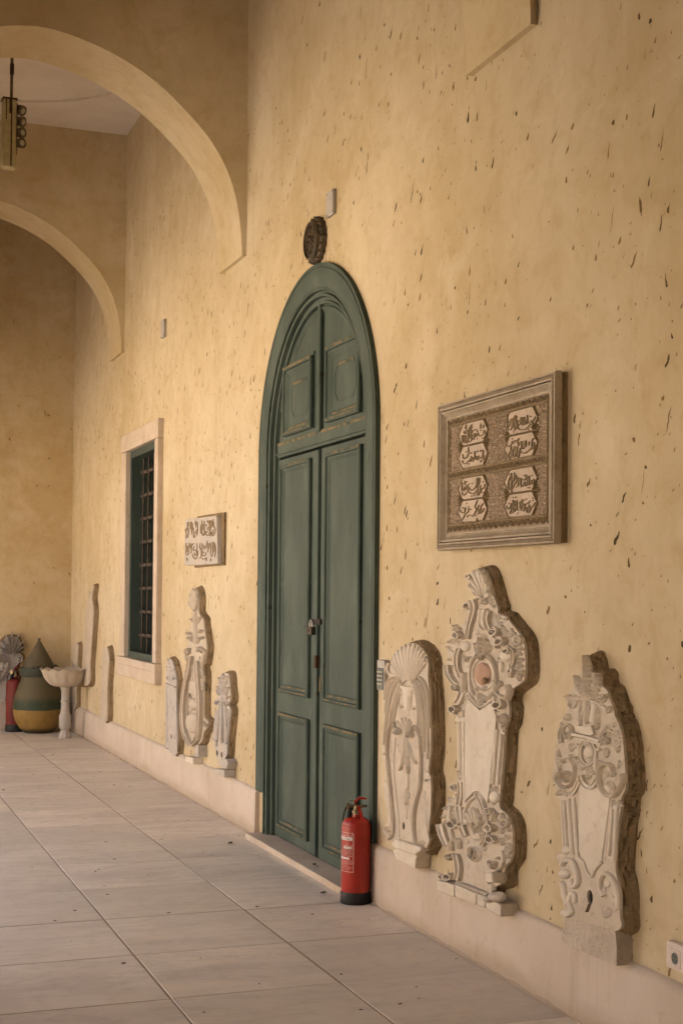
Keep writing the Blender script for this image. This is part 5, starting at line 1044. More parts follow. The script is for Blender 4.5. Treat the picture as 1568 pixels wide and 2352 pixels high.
# the script itself, stroke by stroke: (sheet origin, strokes, dots)
SCRIPT = [((1720, 1560), 0, [[(645, 610), (640, 740)], [(810, 620), (770, 650), (720, 740), (600, 800), (600, 860), (700, 790), (815, 680)], [(540, 900), (540, 1000), (560, 1110), (600, 1090), (590, 900)], [(640, 910), (630, 1090), (680, 1110), (700, 960), (690, 760)], [(720, 760), (715, 950)], [(780, 750), (770, 950), (700, 990)], [(820, 760), (810, 850)], [(960, 770), (950, 820)], [(870, 870), (800, 950), (790, 1050), (740, 1090)], [(910, 850), (850, 1030)], [(930, 940), (970, 850), (1000, 920), (1080, 910), (1140, 850), (1150, 760)], [(1050, 580), (1035, 730)], [(1095, 650), (1135, 640), (1110, 710)]],
           [(605, 700), (870, 760), (920, 750), (945, 1005), (1090, 990), (1140, 980), (1050, 775)]),
          ((1720, 1560), 1, [[(720, 1240), (700, 1280)], [(712, 1290), (712, 1400)], [(700, 1420), (680, 1500), (610, 1550), (560, 1530), (550, 1430)], [(545, 1600), (560, 1680), (640, 1680), (720, 1620), (780, 1540), (790, 1480)], [(840, 1510), (840, 1640)], [(800, 1520), (770, 1640)], [(880, 1350), (890, 1580)], [(950, 1340), (960, 1370)], [(940, 1480), (940, 1580), (990, 1560), (1000, 1470)], [(1050, 1310), (1040, 1370)], [(1110, 1310), (1100, 1480), (1040, 1530), (1000, 1560)], [(1130, 1450), (1120, 1580)], [(1070, 1600), (1040, 1650)]],
           [(640, 1365), (740, 1410), (795, 1400), (720, 1700)]),
          ((1930, 1560), 2, [[(290, 330), (285, 560), (290, 720), (330, 750), (390, 740), (420, 650)], [(380, 450), (370, 590), (320, 680)], [(405, 445), (400, 630)], [(510, 360), (440, 500), (430, 680), (470, 700)], [(555, 380), (490, 520), (490, 780)], [(530, 420), (535, 740)], [(560, 500), (560, 660)], [(660, 410), (650, 580), (590, 640), (590, 720), (660, 755), (780, 740), (880, 660), (920, 600)], [(700, 410), (710, 640)], [(760, 400), (760, 560), (790, 600), (800, 480)], [(840, 350), (850, 590)], [(1060, 400), (1020, 490), (970, 500), (930, 540), (990, 560), (970, 720)], [(915, 610), (980, 580)]],
           [(325, 540), (450, 815), (610, 510), (920, 390), (870, 745), (940, 690)]),
          ((1930, 1560), 3, [[(410, 1080), (440, 1130), (500, 1060), (510, 1040)], [(275, 1160), (300, 1220), (360, 1200), (420, 1120)], [(610, 1000), (560, 1080), (600, 1180), (540, 1240), (530, 1380)], [(390, 1210), (380, 1330), (330, 1430), (340, 1520), (380, 1550)], [(500, 1210), (460, 1310), (410, 1350), (410, 1530)], [(470, 1220), (430, 1440), (480, 1520), (510, 1400), (520, 1230)], [(640, 1250), (620, 1440), (590, 1510), (550, 1470), (560, 1250)], [(640, 1090), (640, 1160)], [(670, 1070), (690, 1290)], [(740, 1070), (735, 1290)], [(765, 1060), (760, 1250)], [(800, 1050), (795, 1230)], [(880, 1080), (880, 1190)], [(1030, 980), (970, 1060), (970, 1300)], [(1030, 1100), (1030, 1230), (990, 1290)], [(960, 1240), (880, 1330), (780, 1390), (690, 1390), (650, 1340)]],
           [(415, 1005), (590, 1365)]),
          ((1720, 1800), 4, [[(530, 490), (530, 700), (560, 710), (600, 620)], [(560, 540), (610, 540), (620, 460)], [(660, 560), (640, 650), (590, 740)], [(690, 560), (680, 780)], [(935, 390), (930, 590), (850, 690), (780, 710), (740, 680), (730, 640)], [(960, 370), (960, 550)], [(1015, 370), (1010, 510), (960, 640), (960, 830), (1010, 820), (1040, 580)], [(1165, 540), (1150, 630), (1080, 680), (1030, 800)], [(700, 700), (710, 780)], [(530, 780), (550, 840), (610, 840), (650, 780)], [(740, 780), (800, 810), (880, 790), (930, 720)]],
           [(660, 480), (725, 535), (810, 520), (1110, 480), (1105, 780), (790, 875), (855, 860), (910, 840)]),
          ((1720, 1800), 5, [[(620, 1190), (610, 1300), (550, 1340), (490, 1310), (490, 1260)], [(720, 1210), (700, 1310), (620, 1370), (580, 1460), (540, 1540)], [(960, 1000), (890, 1170), (930, 1240), (900, 1330), (830, 1420), (740, 1400), (690, 1420), (680, 1460)], [(1000, 1120), (970, 1220), (1000, 1300), (980, 1380)], [(1120, 1080), (1050, 1200), (1050, 1370)], [(1140, 1210), (1110, 1290), (1070, 1330)], [(950, 1480), (930, 1560), (870, 1590)]],
           [(655, 1085), (705, 1170), (550, 1200), (780, 1245), (915, 1415)]),
          ((1930, 1800), 6, [[(400, 240), (405, 800)], [(370, 330), (320, 480), (310, 640), (340, 700), (370, 650), (380, 540)], [(485, 230), (480, 400), (440, 490)], [(530, 300), (540, 460), (480, 560), (440, 670)], [(590, 360), (580, 620)], [(630, 370), (630, 570)], [(660, 380), (660, 600), (690, 610), (740, 550), (770, 480)], [(810, 280), (800, 390), (740, 430), (690, 400)], [(790, 500), (790, 610)], [(850, 330), (840, 590)], [(890, 310), (890, 500), (910, 580)], [(960, 430), (950, 560)], [(1020, 400), (1020, 500), (980, 550)]],
           [(340, 290), (355, 545), (525, 630), (745, 310), (850, 645), (905, 650), (965, 310)]),
          ((1930, 1800), 7, [[(265, 1140), (270, 1210), (330, 1220), (385, 1160), (395, 1070)], [(440, 980), (450, 1130), (420, 1180)], [(500, 1000), (490, 1130), (420, 1200), (360, 1370)], [(450, 1190), (460, 1290), (430, 1340)], [(520, 1190), (500, 1300)], [(550, 990), (550, 1230), (600, 1260)], [(650, 1010), (640, 1230)], [(690, 970), (700, 1160), (660, 1280)], [(730, 1100), (740, 1200)], [(790, 1080), (760, 1230), (730, 1290)], [(920, 1010), (870, 1060), (830, 1090)], [(890, 1110), (890, 1290), (850, 1330), (820, 1280), (830, 1180)], [(1060, 1050), (1000, 1150), (950, 1180), (890, 1340)]],
           [(440, 915), (510, 910), (325, 1075), (570, 1350), (610, 1070), (745, 990), (810, 960), (855, 1200), (990, 930), (990, 1000)])]
for (org, idx, strokes, dots) in SCRIPT:
    tr = Long.trace(org[0], org[1], 7.127, PW+0.0015); b = MB(Long)
    for st in strokes: b.sweep(smooth([tr(*p) for p in st], 4), lambda t: 0.0050*(1.1-.3*abs(2*t-1)), 0.006, PW+0.0055, 'flat', asp=0.55)
    for d in dots:
        c = tr(*d); b.add(*dome(c[0], c[1], 0.006, 0.0036, PW+0.0055, 0.006, n=8, k=3))
    b.build('lettering', 'gilt', pq, 50)

# ================================================================== SMALL INSCRIBED STONE
sp = thing('inscribed_stone', 'small square stone with four panels of dense raised script, beside the window', 'plaque', (0.0, 10.28, 1.815))
m = MB(Long); SW = 0.055
m.prism(smooth([(-10.772, 1.818), (-10.3, 1.812), (-9.79, 1.812), (-9.805, 1.98), (-9.828, 2.158), (-10.3, 2.17), (-10.765, 2.176), (-10.775, 2.0)], 4, True) if False else [(-10.775, 1.822), (-10.76, 1.815), (-10.3, 1.811), (-9.80, 1.811), (-9.79, 1.82), (-9.805, 1.98), (-9.828, 2.150), (-9.84, 2.160), (-10.3, 2.168), (-10.765, 2.176), (-10.778, 2.0)], 0.0, SW, (), 0.004, steps=4)
m.build('slab', 'greystone', sp, 0, bevel=0.006)
m = MB(Long); m.prism([(-10.60, 1.795), (-9.76, 1.80), (-9.755, 2.18), (-10.5, 2.19), (-10.6, 2.17)], 0.0, 0.02, (), 0.003, steps=3); m.build('mortar_bed', 'mortar', sp, 0)
ts = Long.trace(700, 1980, 8.711, SW+0.003)
SMALL = [[[(715, 330), (720, 800)], [(790, 340), (800, 760), (750, 830), (740, 770)], [(760, 440), (770, 640)], [(690, 470), (670, 620), (680, 760)], [(900, 340), (930, 400)], [(850, 470), (880, 520)], [(925, 540), (915, 660)], [(960, 330), (965, 790), (840, 800), (850, 700), (900, 740)], [(1005, 310), (1000, 860)], [(1045, 330), (1030, 560)], [(1100, 290), (1070, 440), (1050, 560)], [(1130, 390), (1110, 500), (1160, 600), (1170, 700), (1120, 820), (1060, 830), (1040, 720)], [(1100, 620), (1090, 780)]],
         [[(230, 390), (240, 600), (270, 700), (240, 900)], [(270, 370), (270, 520)], [(330, 380), (320, 560), (290, 600)], [(190, 580), (220, 680)], [(150, 620), (190, 780), (180, 930)], [(370, 360), (360, 600), (390, 800)], [(400, 420), (400, 640)], [(440, 570), (430, 690), (480, 780), (540, 640)], [(480, 450), (510, 360), (510, 560)], [(555, 370), (570, 620), (550, 820)], [(430, 800), (440, 900), (490, 840)]],
         [[(180, 1090), (190, 1250), (180, 1450)], [(230, 1180), (230, 1400)], [(285, 1080), (280, 1350), (250, 1470), (190, 1480)], [(310, 1150), (340, 1260)], [(360, 1100), (370, 1300), (340, 1440)], [(400, 1140), (440, 1110)], [(460, 1200), (430, 1330), (520, 1330), (540, 1460), (480, 1500), (460, 1420)], [(540, 1090), (560, 1240), (540, 1300)], [(580, 1340), (570, 1500), (510, 1620), (440, 1580), (400, 1480)], [(200, 1600), (230, 1680)]],
         [[(660, 1090), (640, 1240), (690, 1330), (690, 1550), (650, 1590)], [(720, 1090), (720, 1400), (740, 1510), (840, 1490), (850, 1400)], [(770, 1150), (790, 1280), (850, 1200)], [(760, 1390), (780, 1410)], [(900, 1020), (860, 1250)], [(930, 1090), (920, 1400)], [(970, 1110), (960, 1280)], [(1010, 1080), (1030, 1260), (1000, 1460)], [(1085, 1050), (1090, 1400), (1060, 1500)], [(1120, 1060), (1130, 1380)], [(1150, 1110), (1180, 1350), (1140, 1560)], [(1010, 1510), (1060, 1530)], [(870, 1570), (860, 1690)], [(740, 1600), (730, 1650)], [(800, 1610), (820, 1630)], [(1020, 1600), (1010, 1700)]]]
for grp in SMALL:
    b = MB(Long)
    for st in grp: b.sweep(smooth([ts(*p) for p in st], 4), 0.0105, 0.006, SW-0.001, 'flat', asp=0.45)
    b.build('lettering', 'gilt', sp, 50)

# ================================================================== FIRE EXTINGUISHERS
def extinguisher(name, label, loc, s_, rot=0.0, grp='fire extinguishers', red='red'):
    e = thing(name, label, 'extinguisher', loc, grp)
    def put(mb, nm, mat, parent=None, sm=40):
        o = mb.build(nm, mat, None, sm); o.parent = parent or e; return o
    r = 0.075
    b = MB(); b.lathe([(0.0, 0.004), (r+.002, 0.0), (r+.004, 0.006), (r+.004, 0.056), (r, 0.062)], n=40); put(b, 'base_ring', 'black')
    b = MB(); b.lathe([(r-.001, 0.055), (r, 0.06), (r, 0.395), (r-.001, 0.402), (r-.004, 0.405)], n=48); body = put(b, 'cylinder', red)
    b = MB(); b.lathe([(r-.004, 0.405)]+[(0.02+(r-.024)*cos(a), 0.405+0.038*sin(a)) for a in [pi/2*k/8 for k in range(1, 9)]]+[(0.02, 0.448), (0.017, 0.455)], n=48); put(b, 'shoulder', red, None, 60)
    b = MB(); b.lathe([(0.0, 0.448), (0.017, 0.448), (0.017, 0.462), (0.024, 0.463), (0.024, 0.478), (0.016, 0.480), (0.014, 0.502), (0.0, 0.502)], n=12); v = put(b, 'valve', 'valve')
    b = MB(); b.tube([(-0.045, 0.0, 0.497), (0.045, 0.0, 0.497)], 0.0085, 10); put(b, 'valve_arm', 'valve', v); b = MB(); b.tube([(-0.050, 0.0, 0.497), (-0.036, 0, 0.497)], 0.017, 14); put(b, 'pressure_gauge', 'valve', v)
    b = MB(); b.tube([(0.045, 0, 0.497), (0.055, 0, 0.500)], [0.007, 0.005], 10); put(b, 'nozzle_stub', 'iron', v)
    b = MB(); b.tube([(0.0, 0, 0.5), (0.0, 0, 0.525)], 0.008, 10); put(b, 'valve_pin', 'iron', v)
    b = MB(); b.add([(-0.012, -0.011, 0.524), (0.016, -0.011, 0.548), (0.055, -0.008, 0.540), (0.052, -0.008, 0.532), (0.016, -0.011, 0.536), (-0.010, -0.011, 0.510)]+[(-0.012, 0.011, 0.524), (0.016, 0.011, 0.548), (0.055, 0.008, 0.540), (0.052, 0.008, 0.532), (0.016, 0.011, 0.536), (-0.010, 0.011, 0.510)],
          [(0, 1, 4, 5), (1, 2, 3, 4), (6, 11, 10, 7), (7, 10, 9, 8), (0, 6, 7, 1), (1, 7, 8, 2), (2, 8, 9, 3), (3, 9, 10, 4), (4, 10, 11, 5), (5, 11, 6, 0)]); put(b, 'lever', red, None, 0)
    b = MB(); b.add([(0.004, -0.014, 0.498), (0.020, -0.014, 0.498), (0.046, -0.05, 0.418), (0.028, -0.055, 0.410)]+[(0.004, -0.009, 0.498), (0.020, -0.009, 0.498), (0.046, -0.044, 0.418), (0.028, -0.049, 0.410)], [(0, 1, 2, 3), (7, 6, 5, 4), (0, 4, 5, 1), (1, 5, 6, 2), (2, 6, 7, 3), (3, 7, 4, 0)]); put(b, 'carry_strap', red, None, 0)
    b = MB(); b.tube([(-0.045, 0.0, 0.505), (-0.047, 0.0, 0.522), (-0.03, 0, 0.528), (-0.01, 0, 0.522)], 0.0025, 6); put(b, 'safety_pin', 'steel', None, 60)
    b = MB(); b.tube([(-0.052, 0.02, 0.49), (-0.062, 0.03, 0.46), (-0.070, 0.03, 0.42)], 0.004, 6); put(b, 'seal_wire', 'iron', None, 60); b = MB(); b.tube([(-0.03, 0.0, 0.49), (-0.035, 0.01, 0.46), (-0.034, 0.01, 0.425)], 0.014, 10); put(b, 'hose', 'black', None, 60)
    e.scale = (s_, s_, s_); e.rotation_euler = (0, 0, rot)
    return e, body, put
EX, EY = -0.108, 6.805
ext, body, put = extinguisher('fire_extinguisher', 'red fire extinguisher with white Arabic label standing at the green door', (EX, EY, 0.0), 1.0, radians(-20))
# label wrapped round the left of the cylinder; a is the angle as seen from the camera (0 = facing it, negative = to the left)
cam_az = atan2(CAMP.y-EY, CAMP.x-EX)-radians(-20)
def wrap(a_deg, zz, off): a = cam_az-radians(-a_deg) if False else cam_az+radians(a_deg); return ((0.0752+off)*cos(a), (0.0752+off)*sin(a), zz)
def patch(a0, a1, z0, z1, off, nm, mat, parent=body):
    b = MB(); n = max(2, int(abs(a1-a0)/6)); vs_ = [wrap(a0+(a1-a0)*i/n, zz, off) for zz in (z0, z1) for i in range(n+1)]
    b.add(vs_, [(i, i+1, n+2+i, n+1+i) for i in range(n)]); return put(b, nm, mat, parent)
SG = -1.0                                              # sign of "to the left" around the cylinder
def A(x): return SG*x                                   # x in degrees to the left of the camera-facing line
E0, E1, Z0, Z1 = 8, 118, 0.168, 0.370                   # label edges
lw = 1.4
patch(A(E0), A(E0+2*lw), Z0, Z1-0.012, 0.0006, 'label_border', 'labelpink'); patch(A(E0), A(E1), Z0, Z0+0.003, 0.0006, 'label_border', 'labelpink'); patch(A(E0+4), A(E1), Z1-0.003, Z1, 0.0006, 'label_border', 'labelpink'); patch(A(E0+1), A(E0+5), Z1-0.013, Z1-0.001, 0.0006, 'label_border', 'labelpink')
patch(A(E0+6), A(E1), 0.330, 0.347, 0.0006, 'label_bar', 'labelwhite'); patch(A(E0+8), A(58), 0.287, 0.298, 0.0006, 'label_bar', 'labelwhite'); patch(A(26), A(E1), 0.233, 0.243, 0.0006, 'label_bar', 'labelwhite')
for zz in (0.2625, 0.2265, 0.2140): patch(A(E0+3), A(E1), zz, zz+0.0014, 0.0006, 'label_rule', 'labelpink')
def arabic(txt, a_start, zz, size, mat, off=0.0012):
    """text as joined presentation forms, written from the right-hand (smaller-angle) edge leftwards"""
    cu = bpy.data.curves.new('label_text', 'FONT'); cu.body = txt[::-1]; cu.size = size; cu.resolution_u = 2; cu.align_x = 'RIGHT'
    ob = bpy.data.objects.new('label_text', cu); COL.objects.link(ob)
    me0 = bpy.data.meshes.new_from_object(ob.evaluated_get(bpy.context.evaluated_depsgraph_get()))
    bpy.data.objects.remove(ob); bpy.data.curves.remove(cu)
    vs_ = []; fs = [tuple(p.vertices) for p in me0.polygons]
    for q in me0.vertices: vs_.append(wrap(A(a_start+(-q.co.x)/0.0752*180/pi), zz+q.co.y, off))
    bpy.data.meshes.remove(me0)
    if vs_:
        b = MB(); b.add(vs_, fs); put(b, 'label_text', mat, body, 0)
arabic('\ufeb7\ufeae\ufedb\ufe94 \ufea3\ufee0\ufeee\ufe8d\ufee5 \ufedf', 14, 0.3515, 0.016, 'labelwhite')
arabic('\ufe9f\ufeec\ufe8e\ufeaf \ufe8d\ufec1\ufed4\ufe8e\ufe80', 24, 0.334, 0.015, 'labeldark')
arabic('\ufef3\ufecc\ufee4\ufede \ufe91\ufe8e\ufedf\ufec0\ufed0\ufec2', 12, 0.302, 0.010, 'labelwhite')
arabic('\ufec3\ufeae\ufef3\ufed8\ufe94 \ufe8d\ufefb\ufeb3\ufe98\ufecc\ufee4\ufe8e\ufedd', 18, 0.2895, 0.009, 'labeldark')
rnd = random.Random(3)
b = MB(); vs_ = []; fs = []                             # lines of small print, too fine to read
for zz, a0, a1 in ((0.280, 16, 110), (0.2735, 16, 110), (0.267, 16, 110), (0.2555, 14, 110), (0.2485, 14, 90), (0.219, 14, 112), (0.208, 16, 112), (0.2005, 34, 90), (0.193, 14, 112), (0.185, 18, 112), (0.177, 28, 112)):
    a = a0
    while a < a1:
        L = rnd.uniform(2, 7); k = len(vs_); hh = rnd.uniform(.0014, .0028)
        vs_ += [wrap(A(a), zz, .0007), wrap(A(a+L), zz, .0007), wrap(A(a+L), zz+hh, .0007), wrap(A(a), zz+hh, .0007)]; fs.append((k, k+1, k+2, k+3)); a += L+rnd.uniform(1, 2.5)
b.add(vs_, fs); o = put(b, 'small_print', 'labelpink', body, 0); o['kind'] = 'stuff'
e2, _, _ = extinguisher('fire_extinguisher', 'larger red fire extinguisher half hidden behind the lidded jar', (-0.66, 16.28, 0.0), 1.36, radians(40), red='redshaded')

# ================================================================== JAR, BASIN
jar = thing('lidded_jar', 'big ochre and green earthenware jar with conical lid', 'jar', (-0.425, 16.08, 0.0))
JX, JY = -0.425, 16.08
m = MB(); m.lathe([(0.0, 0.0), (0.15, 0.0), (0.165, 0.01), (0.205, 0.05), (0.25, 0.12), (0.275, 0.20), (0.285, 0.28), (0.278, 0.36), (0.262, 0.43), (0.235, 0.51), (0.205, 0.58), (0.19, 0.625), (0.187, 0.64), (0.0, 0.64)], (0, 0, 0), 48, wav=lambda a, k: 1+0.008*sin(3*a+1)); o = m.build('body', 'jar', jar, 60); o.matrix_parent_inverse = Matrix(); o.parent = jar
m = MB(); m.lathe([(0.19, 0.636), (0.207, 0.642), (0.212, 0.665), (0.212, 0.72), (0.207, 0.735), (0.19, 0.74), (0.0, 0.74)], (0, 0, 0), 48, wav=lambda a, k: 1+0.010*sin(17*a)*(k > 2)); o = m.build('rim', 'jarband', jar, 50); o.matrix_parent_inverse = Matrix()
m = MB(); m.lathe([(0.0, 0.735), (0.178, 0.735), (0.182, 0.745), (0.175, 0.76), (0.02, 1.03), (0.014, 1.04), (0.014, 1.052), (0.018, 1.056), (0.018, 1.066), (0.0, 1.068)], (0, 0, 0), 48); o = m.build('lid', 'jarlid', jar, 40); o.matrix_parent_inverse = Matrix()
m = MB()
rnd = random.Random(5)
for k in range(16):
    a = radians(-120+k*13+rnd.uniform(-4, 4)); r = 0.195
    m.tube([(r*cos(a), r*sin(a), 0.735), ((r+.012)*cos(a+.05), (r+.012)*sin(a+.05), 0.752+rnd.uniform(0, .015)), ((r+.03)*cos(a+.09), (r+.03)*sin(a+.09), 0.742+rnd.uniform(-.01, .02))], [0.008, 0.006, 0.002], 6)
o = m.build('frayed_rag', 'jarband', jar, 60); o.matrix_parent_inverse = Matrix()
bas = thing('shell_basin', 'scalloped stone basin on a turned stone stem beside the jar', 'basin', (-0.235, 15.38, 0.0))
def local(o): o.matrix_parent_inverse = Matrix(); return o
m = MB(); m.lathe([(0.0, 0.0), (0.068, 0.0), (0.072, 0.012), (0.066, 0.03), (0.045, 0.085), (0.046, 0.095)], n=8); local(m.build('foot', 'greystone', bas, 30))
m = MB(); m.lathe([(0.0, 0.094), (0.045, 0.094), (0.058, 0.108), (0.064, 0.13), (0.066, 0.17), (0.066, 0.245), (0.056, 0.262), (0.050, 0.275), (0.046, 0.32), (0.045, 0.39), (0.052, 0.396), (0.052, 0.406), (0.045, 0.412), (0.043, 0.47), (0.046, 0.53), (0.060, 0.548), (0.060, 0.566), (0.0, 0.566)], n=24); local(m.build('stem', 'greystone', bas, 40))
m = MB(); nn = 96
wv = lambda a, k: 1+(0.03*cos(14*a))*min(1, k/4)
m.lathe([(0.06, 0.563), (0.12, 0.566), (0.165, 0.585), (0.20, 0.62), (0.228, 0.665), (0.248, 0.71), (0.262, 0.74), (0.274, 0.752), (0.262, 0.754), (0.235, 0.72), (0.19, 0.67), (0.12, 0.64), (0.0, 0.63)], n=nn, wav=wv); o = local(m.build('bowl', 'palestone', bas, 60))
for q in o.data.vertices:
    r = hypot(q.co.x, q.co.y)
    if q.co.z > 0.7: q.co.z += 0.011*cos(14*atan2(q.co.y, q.co.x))*(q.co.z-0.7)/0.05
m = MB(); m.prism([(-0.09, 0.56), (0.09, 0.56), (0.11, 0.64), (0.07, 0.73), (-0.07, 0.73), (-0.11, 0.64)], 0.0, 0.1); 
for i, q in enumerate(m.v): m.v[i] = (0.235-q[2], q[0], q[1])
local(m.build('wall_bracket', 'mortar', bas, 0, bevel=0.01))

# ================================================================== LAMP, ROSETTE, BOXES, KEYPAD, SOCKET
LX, LY = -1.345, 11.7
lamp = thing('hanging_lamp', 'rusty hanging box lamp with four round spotlights', 'lamp', (LX, LY, CEIL))
m = MB(); m.tube([(LX+.015, LY, 5.64), (LX+.018, LY, CEIL+0.44)], 0.013, 10); m.build('rod', 'spot', lamp, 60)
m = MB(); m.tube([(LX+.0165, LY, 5.86), (LX+.0175, LY, 5.95)], 0.0175, 10); m.build('rod_sleeve', 'rust', lamp, 60)
m = MB(); m.box((LX-0.058, LY-0.055, 5.075), (LX+0.055, LY+0.055, 5.645)); bx = m.build('lamp_body', 'wiregrey', lamp, 0, bevel=0.018)
m = MB(); m.box((LX-0.062, LY-0.06, 5.638), (LX+0.06, LY+0.06, 5.652)); m.build('lamp_cap', 'rust', lamp, 0, bevel=0.004)
for (xx, zt, zb, wd) in ((0.012, 5.64, 5.085, .0055), (-0.03, 5.64, 5.47, .004), (0.0, 5.64, 5.52, .006)):
    m = MB(); m.box((LX+xx-wd, LY-0.0565, zb), (LX+xx+wd, LY-0.054, zt)); m.build('rust_run', 'rust', bx, 0)
m = MB(); m.box((LX+0.0545, LY-0.03, 5.2), (LX+0.062, LY+0.03, 5.62)); m.build('spot_rail', 'rust', bx, 0)
for k, (zz, dx, dz) in enumerate(((5.575, 0.75, -0.55), (5.478, 0.9, -0.35), (5.383, 0.55, -0.15), (5.295, 0.45, -0.10))):
    d = Vector((dx, -0.75, dz)).normalized(); c = Vector((LX+0.082, LY-0.01, zz))
    m = MB(); m.tube([c-d*0.04, c-d*0.02, c+d*0.02, c+d*0.038], [0.018, 0.036, 0.042, 0.044], 18); s1 = m.build('spotlight', 'spot', lamp, 50)
    m = MB(); m.tube([c+d*0.036, c+d*0.041], [0.024, 0.022], 16); m.build('lens', 'lens', s1, 50)
    m = MB(); m.tube([(LX+0.058, LY, zz), tuple(c-d*0.02)], 0.008, 8); m.build('bracket', 'iron', s1, 50)
# carved round wooden boss over the door
RYc, RZc = 7.775, 3.685
ros = thing('round_medallion', 'dark round carved medallion fixed above the arched door', 'medallion', (0.0, RYc, RZc))
m = MB(); m.lathe([(0.135, 0.0), (0.140, 0.006), (0.136, 0.03), (0.120, 0.04), (0.118, 0.056), (0.112, 0.060), (0.104, 0.060), (0.100, 0.052), (0.0, 0.052)], (0, RYc, RZc), 72, 'x', wav=lambda a, k: 1+(0.035*cos(18*a) if k in (0, 1, 2) else 0)); m.build('disc', 'bronze', ros, 40)
m = MB(Long); m.sweep(ell(-RYc, RZc, 0.107, 0.107, 40), 0.006, 0.008, 0.058, 'round', True); m.build('rim', 'bronze', ros, 60)
m = MB(Long); rnd = random.Random(11)
for k in range(70):
    r = 0.096*sqrt(rnd.random()); a = rnd.uniform(0, 6.28); c = (-RYc+r*cos(a), RZc+r*sin(a)); ph = rnd.uniform(-.5, .5)+pi/2
    m.sweep(smooth([(c[0]-.011*cos(ph), c[1]-.011*sin(ph)), (c[0]+.003, c[1]), (c[0]+.011*cos(ph), c[1]+.011*sin(ph))], 3), 0.0035, 0.007, 0.051, 'tri')
m.build('carving', 'bronze', ros, 60)
for k in range(18):
    a = 2*pi*k/18; m = MB(Long); m.add(*leafmesh((-RYc+.112*cos(a), RZc+.112*sin(a)), (-RYc+.139*cos(a), RZc+.139*sin(a)), .016, 0, .012, 2, 1, 0, .034)); m.build('petal', 'bronze', ros, 60)
bxo = thing('junction_box', 'pale grey junction box above the carved medallion', 'box', (0.0, 7.54, 3.77), 'junction boxes on the wall')
m = MB(Long); m.box((-7.598, 3.776, 0.0), (-7.484, 3.918, 0.024)); m.build('cover', 'plastic', bxo, 0, bevel=0.004)
for q in ((-7.586, 3.907), (-7.496, 3.907), (-7.586, 3.788), (-7.496, 3.788)): m = MB(Long); m.add(*dome(q[0], q[1], .005, .005, .0235, .002)); m.build('screw', 'iron', bxo, 60)
bx2 = thing('junction_box', 'pale grey junction box high on the wall above the barred window', 'box', (0.0, 11.79, 3.79), 'junction boxes on the wall')
m = MB(Long); m.box((-11.85, 3.792, 0.0), (-11.73, 3.945, 0.026)); m.build('cover', 'plastic', bx2, 0, bevel=0.004)
for q in ((-11.838, 3.93), (-11.742, 3.93), (-11.838, 3.806), (-11.742, 3.806)): m = MB(Long); m.add(*dome(q[0], q[1], .005, .005, .0255, .002)); m.build('screw', 'iron', bx2, 60)
kp = thing('keypad', 'small grey access keypad between the door and the shell topped relief', 'keypad', (0.0, 6.66, 1.1))
m = MB(Long); m.box((-6.722, 1.106, 0.0), (-6.622, 1.262, 0.032)); m.build('case', 'plastic', kp, 0, bevel=0.005)
m = MB(Long); m.box((-6.715, 1.112, 0.031), (-6.632, 1.222, 0.0345)); pad = m.build('key_panel', 'darkplastic', kp, 0)
for i in range(4):
    for j in range(3):
        m = MB(Long); uu = -6.702+j*0.0245; vv = 1.135+i*0.0205; m.box((uu, vv, 0.034), (uu+.012, vv+.009, 0.039)); m.build('key', 'key', pad, 0)
so_ = thing('wall_socket', 'double white electrical socket low on the wall by the pointed relief', 'socket', (0.0, 4.0, 0.36))
m = MB(Long); m.box((-4.069, 0.350, 0.0), (-3.89, 0.442, 0.034)); m.build('case', 'white', so_, 0, bevel=0.010)
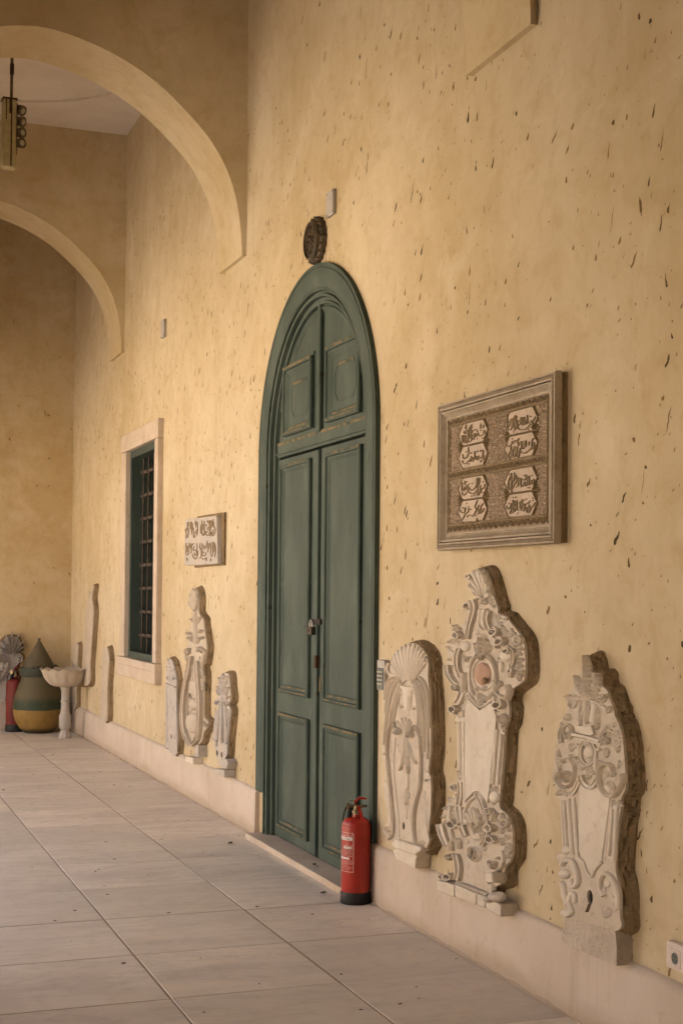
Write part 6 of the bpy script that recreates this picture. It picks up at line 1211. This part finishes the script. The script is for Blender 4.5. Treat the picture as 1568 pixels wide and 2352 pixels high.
for uc in (-4.008, -3.935):
    m = MB(Long); m.box((uc-.030, 0.362, 0.033), (uc+.030, 0.424, 0.0365)); pl = m.build('socket_plate', 'white', so_, 0, bevel=0.002)
    m = MB(Long); m.sweep(ell(uc, 0.393, .0215, .0215, 28), .003, .003, .0355, 'round', True); m.build('socket_rim', 'white', pl, 60)
    m = MB(Long); m.prism(ell(uc, 0.393, .020, .020, 28), .0355, .0372); m.build('socket_well', 'darkplastic', pl, 0)
    for du in (-.0095, .0095): m = MB(Long); m.add(*dome(uc+du, 0.393, .003, .003, .037, .0012)); m.build('contact', 'valve', pl, 60)
# ================================================================== LITTER ON THE FLOOR
rnd = random.Random(21); m = MB()
for k in range(150):
    x = -rnd.random()*2.6-0.08; y = rnd.uniform(4.6, 15.5); r = rnd.uniform(0.003, 0.009)*(1.4 if rnd.random() < .15 else 1); a = rnd.uniform(0, 6.28); n = 6
    pts = [(x+r*(0.5+rnd.random()*.8)*cos(a+2*pi*i/n)*1.5, y+r*(0.4+rnd.random()*.6)*sin(a+2*pi*i/n)) for i in range(n)]
    vs_ = [(p[0], p[1], 0.002) for p in pts]+[(x, y, 0.002+r*.5)]; m.add(vs_, [(i, (i+1) % n, n) for i in range(n)])
o = m.build('floor_litter', 'leafdry', None, 0); o['kind'] = 'stuff'; o['label'] = 'scattered dry leaf crumbs and grit on the marble floor'; o['category'] = 'litter'
lf = bpy.data.objects
def dry_leaf(x, y, L, a, label):
    m = MB(); n = 8
    top = [(L*(i/n-.5), (0.30*L)*sin(pi*i/n)*(1+.25*rnd.uniform(-1, 1)), 0.004+0.010*abs(i/n-.5)+rnd.uniform(0, .003)) for i in range(n+1)]
    bt = [(p[0], -p[1]*.9, p[2]) for p in top]; sp_ = [(p[0], 0, p[2]*.4) for p in top]
    m.add(top+sp_+bt, [(i, i+1, n+2+i, n+1+i) for i in range(n)]+[(n+1+i, n+2+i, 2*n+3+i, 2*n+2+i) for i in range(n)])
    o = m.build('fallen_leaf', 'leafdry', None, 60); o.location = (x, y, 0.002); o.rotation_euler = (0, 0, a); tag(o, label, 'leaf', 'dry leaves on the floor')
dry_leaf(-0.20, 7.05, 0.05, 0.6, 'curled dry leaf on the floor by the fire extinguisher')
dry_leaf(-0.27, 8.62, 0.06, 1.0, 'dry leaf on the floor before the far end of the threshold')
dry_leaf(-0.05, 7.62, 0.045, 1.3, 'dry leaf lying on the marble threshold of the door')
bpy.data.objects['fallen_leaf.002'].location.z = 0.038
